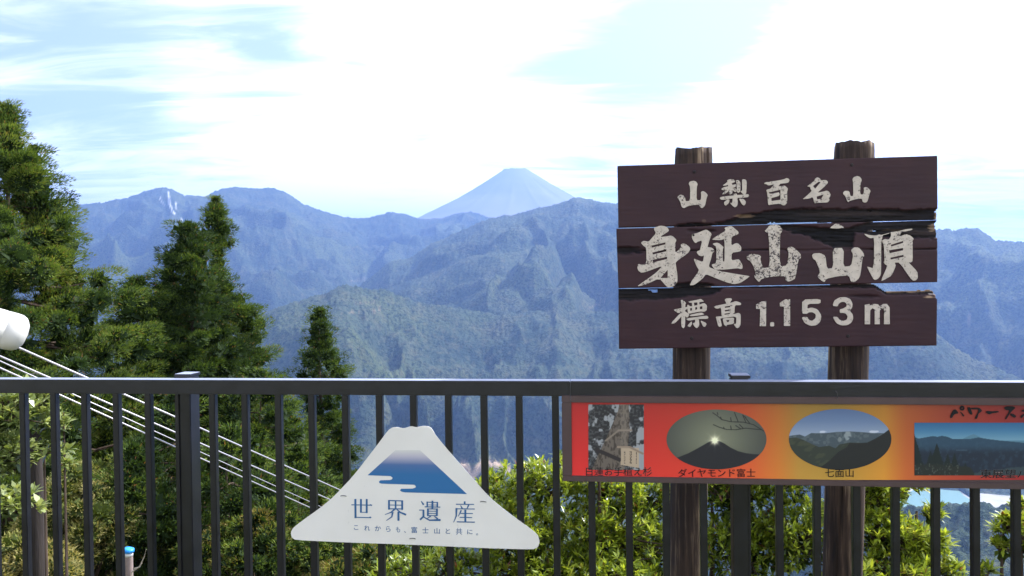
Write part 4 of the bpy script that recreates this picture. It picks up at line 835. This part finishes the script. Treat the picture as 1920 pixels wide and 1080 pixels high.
def diamonds(P, D, Ln, Wd, tint):
    n = len(P); D = D / np.linalg.norm(D, axis=1, keepdims=True); Sd = np.cross(D, unit(n)); Sd /= np.linalg.norm(Sd, axis=1, keepdims=True) + 1e-9
    Ln = Ln[:, None]; Wd = Wd[:, None]
    V = np.stack([P + Sd * Wd, P + D * Ln, P - Sd * Wd], 1).reshape(-1, 3)
    return V, np.arange(n * 3).reshape(n, 3), np.repeat(tint, 3)
def pads(Cn, Rp, dens, Ln, Wd, upb=0.35, tint0=.45, tvar=.18, out=None):
    """rounded clumps of small sprays; Cn (n,3), Rp (n,)"""
    cnt = np.maximum(12, (dens * Rp ** 2).astype(int)); ids = np.repeat(np.arange(len(Cn)), cnt); n = len(ids)
    nn = unit(n); nn[:, 2] = np.abs(nn[:, 2]) * np.where(rng.random(n) < .72, 1, -1)
    rad = Rp[ids] * (0.72 + 0.32 * rng.random(n) ** .8) * (1 + .25 * (vn(nn[:, 0] * 3.5 + ids * 3.1, nn[:, 2] * 3.5 + nn[:, 1] * 2.2, 33) - .5)); P = nn * rad[:, None] * np.array([1, 1, .72])
    if out is not None: P = P + out[ids] * (P * out[ids]).sum(1, keepdims=True) * .55; P[:, 2] += (P * out[ids]).sum(1) * .25
    P = P + Cn[ids]
    D = nn + unit(n) * .45 + np.array([0, 0, upb])
    if out is not None: D = D + out[ids] * .35
    tp = tint0 + rng.normal(size=len(Cn)) * tvar
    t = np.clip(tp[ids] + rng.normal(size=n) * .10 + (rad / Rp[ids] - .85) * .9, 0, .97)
    t = np.where(rng.random(n) < .015, 1.0, t)
    V, Q, tt = diamonds(P - D / np.linalg.norm(D, axis=1, keepdims=True) * Ln * .4, D, Ln * (.7 + .6 * rng.random(n)), Wd * (.7 + .6 * rng.random(n)), t)
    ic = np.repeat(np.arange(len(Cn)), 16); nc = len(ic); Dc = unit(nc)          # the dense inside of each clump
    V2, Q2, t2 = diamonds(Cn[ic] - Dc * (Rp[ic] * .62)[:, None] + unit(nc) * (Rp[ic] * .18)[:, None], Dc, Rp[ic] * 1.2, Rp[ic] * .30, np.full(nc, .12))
    return np.concatenate([V, V2]), np.concatenate([Q, Q2 + len(V)]), np.concatenate([tt, t2])
def cedar(px, py, D, prof, depth, nbr, dens, seed, lab, padk=.26, spray=(.075, .0095), gap=None, tint0=.42, grp='cedars growing below the railing', lean=0.0):
    global rng; rng = np.random.default_rng(seed)
    ap = np.array(at(px, py, D)); bx, by = ap[0] + lean, ap[1]; gz = float(ground_z(np.array([bx]), np.array([by]))[0])
    root = empty('cedar_tree', (bx, by, gz), lab, 'tree', grp)
    Hh = ap[2] - gz; T = MB(); rb = .035 + Hh * .014
    tp = [(bx + (ap[0] - bx) * t + .05 * math.sin(t * 9 + seed), by + .05 * math.cos(t * 7 + seed), gz - .5 + (Hh + .5) * t) for t in np.linspace(0, 1, 14)]; tp[-1] = tuple(ap)
    T.tube(tp, [max(.012, rb * (1 - t) ** .9) for t in np.linspace(0, 1, 14)], 10); T.build('trunk', CBK, root, smooth=True)
    Cs, Rs, Os = [], [], []; B = MB(); pz = [q[0] for q in prof]; prr = [q[1] for q in prof]
    dz = 0.12; k = 0; g_ = 2.4
    while dz < depth:
        R_ = np.interp(dz, pz, prr); frac = dz / Hh; axis = np.array([bx + (ap[0] - bx) * (1 - frac), by, ap[2] - dz])
        nb = max(3, int(nbr * (0.6 + .5 * min(1, R_))))
        for j in range(nb):
            g_ += 2.39996 + rng.normal() * .25; ang = g_
            Lb = R_ * (0.56 + .52 * rng.random() ** .8); o_ = np.array([math.cos(ang), math.sin(ang), 0])
            if gap and any(z0 < dz < z1 for z0, z1 in gap): Lb *= .35 + .3 * rng.random()
            droop = -.12 * Lb + rng.normal() * .05 * Lb
            rp = padk * (0.35 + Lb ** .6 * .75) * (.55 + .75 * rng.random()); rp = min(rp, .40)
            tip = axis + o_ * max(Lb - rp * .6, .02) + np.array([0, 0, droop + .10 * Lb])
            mid = axis + o_ * Lb * .5 + np.array([0, 0, droop * .9])
            if j % 2 == 0 or Lb > 1: B.tube([tuple(axis - np.array([0, 0, .05])), tuple(mid), tuple(tip)], [.012 + .012 * Lb, .008 + .007 * Lb, .004], 4, False)
            Cs.append(tip); Rs.append(rp); Os.append(o_)
            if Lb > .8:
                for t in (.62, .36)[:1 + (Lb > 1.5)]:
                    sd_ = np.array([-o_[1], o_[0], 0]) * rng.normal() * .22 * Lb
                    Cs.append(axis + o_ * Lb * t + sd_ + np.array([0, 0, droop * t + .06])); Rs.append(rp * .9); Os.append(o_)
        dz += .15 + .22 * min(1.3, R_ ** .7) * (.8 + .4 * rng.random()); k += 1
    B.build('branches', CBK, root)['kind'] = 'stuff'
    Cs, Rs, Os = np.array(Cs), np.array(Rs), np.array(Os); Rs = np.where(Rs < .07, .07, Rs)
    V, Q, t = pads(Cs, Rs, dens, spray[0], spray[1], .35, tint0, .13, Os)
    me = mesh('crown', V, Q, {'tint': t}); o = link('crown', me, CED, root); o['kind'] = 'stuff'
    print(lab[:30], len(Q)); return root
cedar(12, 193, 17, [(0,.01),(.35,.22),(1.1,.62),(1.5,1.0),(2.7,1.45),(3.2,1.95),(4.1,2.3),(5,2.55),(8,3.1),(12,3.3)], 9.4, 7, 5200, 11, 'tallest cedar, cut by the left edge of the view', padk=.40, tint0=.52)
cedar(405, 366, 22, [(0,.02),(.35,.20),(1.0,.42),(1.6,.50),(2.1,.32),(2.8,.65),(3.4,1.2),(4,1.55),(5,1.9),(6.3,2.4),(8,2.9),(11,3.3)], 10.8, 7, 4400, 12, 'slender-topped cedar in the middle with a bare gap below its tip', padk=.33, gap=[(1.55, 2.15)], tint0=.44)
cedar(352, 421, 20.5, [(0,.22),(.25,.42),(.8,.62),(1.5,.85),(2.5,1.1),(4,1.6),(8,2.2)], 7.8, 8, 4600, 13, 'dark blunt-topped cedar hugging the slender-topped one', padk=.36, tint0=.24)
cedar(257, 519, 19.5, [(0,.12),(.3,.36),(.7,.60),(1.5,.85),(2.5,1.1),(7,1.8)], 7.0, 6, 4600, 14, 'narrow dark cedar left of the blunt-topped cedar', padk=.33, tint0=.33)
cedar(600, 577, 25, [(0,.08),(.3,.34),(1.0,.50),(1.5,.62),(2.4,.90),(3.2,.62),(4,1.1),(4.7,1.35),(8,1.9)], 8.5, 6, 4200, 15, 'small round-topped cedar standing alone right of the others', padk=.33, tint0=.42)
for i, (px, py, D, w_, tn, lb) in enumerate(((485, 690, 19, 1.6, .46, 'bright cedar rising behind the railing right of the slender cedar'), (330, 735, 16.5, 1.5, .25, 'shaded cedar behind the railing post'),
        (140, 760, 21, 2.0, .30, 'dark cedar low between the tall left cedar and the railing'), (555, 830, 17, 1.3, .48, 'young cedar low behind the mountain-shaped plate'), (650, 935, 15, 1.2, .46, 'lowest young cedar under the mountain-shaped plate'), (430, 800, 14, 1.4, .42, 'cedar top low behind the ropes'), (250, 830, 13.5, 1.1, .2, 'very dark cedar top low behind the railing left of the post'))):
    cedar(px, py, D, [(0, .1), (.5, .45 * w_), (1.5, .8 * w_), (3, 1.1 * w_), (6, 1.5 * w_)], 4.6, 5, 3000, 30 + i, lb, padk=.34, tint0=tn, spray=(.078, .0105))

def leaves_mesh(P, D, Ln, Wd, tint, fold=.25, bend=.15):
    """pointed leaves of two folded halves, bent along their length: 4 quads-as-tris each"""
    n = len(P); D = D / np.linalg.norm(D, axis=1, keepdims=True); Up = np.tile(np.array([0, 0, 1.]), (n, 1)) + unit(n) * .3
    Sd = np.cross(D, Up); Sd /= np.linalg.norm(Sd, axis=1, keepdims=True) + 1e-9; Nn = np.cross(Sd, D)
    l, w_ = Ln[:, None], Wd[:, None]
    a = P; m1 = P + D * l * .5 + Nn * l * bend * .3; tip = P + D * l - Nn * l * bend * .6
    L1 = P + D * l * .55 + Sd * w_ + Nn * w_ * fold; R1 = P + D * l * .55 - Sd * w_ + Nn * w_ * fold
    V = np.stack([a, L1, tip, m1, R1], 1).reshape(-1, 3); i = np.arange(n)[:, None] * 5
    Q = np.concatenate([i + np.array([[0, 3, 2, 1]]), i + np.array([[0, 4, 2, 3]])])
    return V, Q, np.repeat(tint, 5)
def shrub(name, lab, cat, grp, blobs, nros, nl, Ln, Wd, matl, seed, tint0=.5, stems=8, core=None):
    """blobs (px, py, D, radius x, radius z): leafy masses; rosettes of leaves on twigs through their outer half"""
    global rng; rng = np.random.default_rng(seed)
    Cs = np.array([at(b_[0], b_[1], b_[2]) for b_ in blobs]); Rx = np.array([b_[3] for b_ in blobs]); Rz = np.array([b_[4] for b_ in blobs])
    mx, my = Cs[:, 0].mean(), Cs[:, 1].mean(); gz = float(ground_z(np.array([mx]), np.array([my]))[0])
    root = empty(name, (mx, my, gz), lab, cat, grp)
    wgt = Rx * Rz; ids = rng.choice(len(blobs), nros, p=wgt / wgt.sum()); nn = unit(nros); nn[:, 2] = np.where(nn[:, 2] < -.3, -nn[:, 2], nn[:, 2]); nn[:, 1] = np.where(rng.random(nros) < .35, -np.abs(nn[:, 1]), nn[:, 1])
    lump = 1 + .28 * (vn(nn[:, 0] * 3 + ids * 7, nn[:, 2] * 3 + nn[:, 1] * 2, 77) - .5) * 2
    rad = (.5 + .5 * rng.random(nros) ** .55) * lump
    P = Cs[ids] + nn * rad[:, None] * np.stack([Rx[ids], Rx[ids] * .8, Rz[ids]], -1)
    ax = nn * .7 + np.array([0, 0, .75]) + unit(nros) * .35; ax /= np.linalg.norm(ax, axis=1, keepdims=True)
    li = np.repeat(np.arange(nros), nl); n = len(li); A = ax[li]; side = np.cross(A, unit(n)); side /= np.linalg.norm(side, axis=1, keepdims=True)
    sp = .35 + .85 * rng.random(n); D = A * np.cos(sp)[:, None] + side * np.sin(sp)[:, None]
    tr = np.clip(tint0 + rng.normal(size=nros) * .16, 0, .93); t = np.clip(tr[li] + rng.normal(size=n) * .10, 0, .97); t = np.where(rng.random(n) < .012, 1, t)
    rk = (.6 + .65 * rng.random(nros))[li]; V, Q, tt = leaves_mesh(P[li] + A * (rng.random(n) * Ln * .25)[:, None], D, rk * Ln * (.65 + .6 * rng.random(n)), rk * Wd * (.75 + .5 * rng.random(n)), t)
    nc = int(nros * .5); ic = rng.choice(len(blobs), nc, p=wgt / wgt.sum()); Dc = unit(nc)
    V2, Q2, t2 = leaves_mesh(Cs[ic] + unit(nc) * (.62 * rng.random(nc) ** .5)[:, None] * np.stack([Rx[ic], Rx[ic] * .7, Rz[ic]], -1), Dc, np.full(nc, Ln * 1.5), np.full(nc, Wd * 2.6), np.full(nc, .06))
    V = np.concatenate([V, V2]); Q = np.concatenate([Q, Q2 + len(tt)]); tt = np.concatenate([tt, t2])
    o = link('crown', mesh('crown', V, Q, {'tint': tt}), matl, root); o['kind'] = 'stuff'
    B = MB(); sel = rng.choice(nros, min(nros, 260), replace=False)
    for k in range(stems):
        c_ = Cs[k % len(blobs)]; j = rng.normal(size=3) * .12
        B.tube([(c_[0] + j[0] * 2, c_[1] + j[1], gz - .3), (c_[0] + j[0], c_[1] + j[1], (gz + c_[2]) / 2), tuple(c_ + j)], [.022, .015, .007], 6, False)
    for k in sel:
        c_ = Cs[ids[k]]; B.tube([tuple(c_ + (P[k] - c_) * .1), tuple(c_ + (P[k] - c_) * .6 + rng.normal(size=3) * .02), tuple(P[k])], [.008, .005, .003], 4, False)
    B.build('branches', CBK, root)['kind'] = 'stuff'; print(lab[:30], len(Q)); return root
SG = 'evergreen shrubs behind the railing'
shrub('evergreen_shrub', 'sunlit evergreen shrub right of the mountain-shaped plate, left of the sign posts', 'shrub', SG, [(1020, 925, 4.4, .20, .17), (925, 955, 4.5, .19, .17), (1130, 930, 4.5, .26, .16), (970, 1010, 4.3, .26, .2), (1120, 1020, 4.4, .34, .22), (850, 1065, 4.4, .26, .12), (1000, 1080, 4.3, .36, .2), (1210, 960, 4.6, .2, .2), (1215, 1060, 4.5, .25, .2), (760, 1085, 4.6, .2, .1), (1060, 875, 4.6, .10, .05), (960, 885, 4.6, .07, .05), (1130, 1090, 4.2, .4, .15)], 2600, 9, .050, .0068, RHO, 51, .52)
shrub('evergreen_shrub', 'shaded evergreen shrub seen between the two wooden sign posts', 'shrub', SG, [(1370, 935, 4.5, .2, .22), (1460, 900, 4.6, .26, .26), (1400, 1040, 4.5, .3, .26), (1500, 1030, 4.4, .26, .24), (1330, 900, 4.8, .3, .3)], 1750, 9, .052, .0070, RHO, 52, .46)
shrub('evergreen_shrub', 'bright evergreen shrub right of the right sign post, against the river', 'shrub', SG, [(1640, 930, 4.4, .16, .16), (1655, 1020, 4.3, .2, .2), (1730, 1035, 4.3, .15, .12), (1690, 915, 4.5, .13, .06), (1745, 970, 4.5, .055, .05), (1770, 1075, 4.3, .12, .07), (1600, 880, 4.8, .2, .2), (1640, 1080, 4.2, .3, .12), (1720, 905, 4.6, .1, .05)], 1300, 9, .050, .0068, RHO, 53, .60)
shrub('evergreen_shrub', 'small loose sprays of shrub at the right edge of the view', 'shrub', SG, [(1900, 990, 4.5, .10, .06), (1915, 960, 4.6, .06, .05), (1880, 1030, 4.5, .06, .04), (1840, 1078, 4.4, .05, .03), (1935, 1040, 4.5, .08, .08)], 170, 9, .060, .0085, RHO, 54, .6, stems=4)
shrub('broadleaf_tree', 'pale-leaved broadleaf tree at the left edge below the ropes', 'tree', None, [(20, 780, 7.5, .36, .24), (75, 760, 7.8, .24, .18), (10, 860, 7.4, .26, .24), (100, 805, 7.8, .16, .12), (85, 850, 7.8, .18, .09), (15, 950, 7.2, .26, .16), (-60, 860, 7.4, .4, .5), (118, 872, 7.9, .09, .04), (60, 735, 8, .3, .1), (110, 742, 8.1, .16, .05)], 900, 6, .085, .020, BRD, 55, .6, stems=4)
# dark trunk beneath it
b = MB(); p0 = at(66, 885, 9.5); p1 = at(69, 1080, 9.5); gzt = float(ground_z(np.array([p1.x]), np.array([p1.y]))[0])
b.tube([(p1.x + .01, p1.y, gzt - .4), tuple(p1), tuple(p0), tuple(at(62, 700, 9.5))], [.14, .105, .085, .05], 12)
tr_ = empty('bare_trunked_tree', (p1.x, p1.y, gzt), 'dark straight tree trunk behind the railing below the pale leaves', 'tree'); b.build('trunk', barkmat('dark_bark', (0.02, 0.016, 0.014), (0.05, 0.04, 0.035)), tr_, smooth=True)
rng = np.random.default_rng(91); Cn = np.array([at(50 + rng.normal() * 35, 750 + rng.normal() * 30, 9.6 + rng.normal() * .4) for _ in range(60)])
V, Q, t = pads(Cn, np.full(60, .18), 5000, .05, .007, .2, .30); o = link('crown', mesh('crown', V, Q, {'tint': t}), CED, tr_); o['kind'] = 'stuff'
def bush(name, lab, cat, grp, px, py, D, rx, rz, n, matl, seed, tint0, spray=(.055, .0105), dens=4200, pr=(.14, .3)):
    global rng; rng = np.random.default_rng(seed)
    c_ = np.array(at(px, py, D)); gz = float(ground_z(c_[0:1], c_[1:2])[0]); root = empty(name, (c_[0], c_[1], gz), lab, cat, grp)
    nn = unit(n); nn[:, 2] = np.abs(nn[:, 2]) * np.where(rng.random(n) < .7, 1, -1); Cn = c_ + nn * np.array([rx, rx * .7, rz]) * (.35 + .65 * rng.random((n, 1)) ** .6)
    V, Q, t = pads(Cn, rng.uniform(*pr, n), dens, spray[0], spray[1], .25, tint0, .2); o = link('crown', mesh('crown', V, Q, {'tint': t}), matl, root); o['kind'] = 'stuff'
    B = MB()
    for k in range(min(n, 30)): B.tube([(c_[0] + rng.normal() * .1, c_[1], gz - .2), tuple((c_ + Cn[k]) / 2 - np.array([0, 0, rz * .5])), tuple(Cn[k])], [.03, .02, .006], 5, False)
    B.build('branches', CBK, root)['kind'] = 'stuff'; print(lab[:30], len(Q))
BG = 'bushes on the slope below the railing'
bush('slope_bush', 'yellowing bush on the slope right of the dark trunk', 'bush', BG, 150, 1010, 13, .9, 1.3, 90, YEL, 61, .62)
bush('slope_bush', 'dry straw-coloured bush at the bottom left corner', 'bush', BG, 40, 1085, 11, .7, .45, 50, YEL, 62, .88)
bush('slope_bush', 'bright green bush between the fourth and fifth bars', 'bush', BG, 205, 940, 15, .75, .9, 60, YEL, 63, .35)
bush('slope_bush', 'dull green bush behind the blue-capped stake', 'bush', BG, 300, 1070, 14, 1.0, .8, 80, YEL, 64, .25)
bush('slope_bush', 'shadowy bush under the ropes left of the plate', 'bush', BG, 480, 1060, 13, 1.2, .9, 90, CED, 65, .66)
bush('slope_bush', 'green bush under the mountain-shaped plate', 'bush', BG, 720, 1090, 11, .8, .5, 70, CED, 66, .75)
# bare twigs
TW = simple('twig', (0.42, 0.36, 0.28), 0.8)
p = at(262, 1078, 5.4); b = MB()
for q in ([(247,1073),(262,1062),(270,1045),(274,1030)], [(252,1066),(262,1063),(266,1056)]):
    b.tube([tuple(at(x, y, 5.45)) for x, y in q], [.005, .004, .003, .002][:len(q)], 5)
b.tube([tuple(at(247, 1073, 5.45)), tuple(at(246, 1160, 5.45)), tuple(at(246, 1400, 5.45))], [.005, .006, .008], 5)
tag(b.build('bare_twig', TW), 'pale curved bare twig beside the blue-capped stake', 'twig')
# ------------------------------------------------------------------ air
hz = MB(); hz.box((-34500, -2500, GZ - 6), (34500, 34500, CP.z + 60))
m, g = mat('haze_air')
v = g.nd('ShaderNodeVolumePrincipled', {'Color': (0.25, 0.43, 0.98, 1), 'Absorption Color': (0, 0, 0, 1), 'Density': 6.6e-5, 'Anisotropy': 0.3})
o_ = g.nd('ShaderNodeOutputMaterial'); g.l.new(v.outputs[0], o_.inputs['Volume'])
tag(hz.build('haze', m), kind='stuff')
print('built in', round(time.time() - T0, 1))

tt_ = sum(sum(len(p.vertices) - 2 for p in o.data.polygons) if len(o.data.polygons) < 5000 else len(o.data.loops) - 2 * len(o.data.polygons) for o in S.objects if o.type == 'MESH'); print('TRIS', tt_)
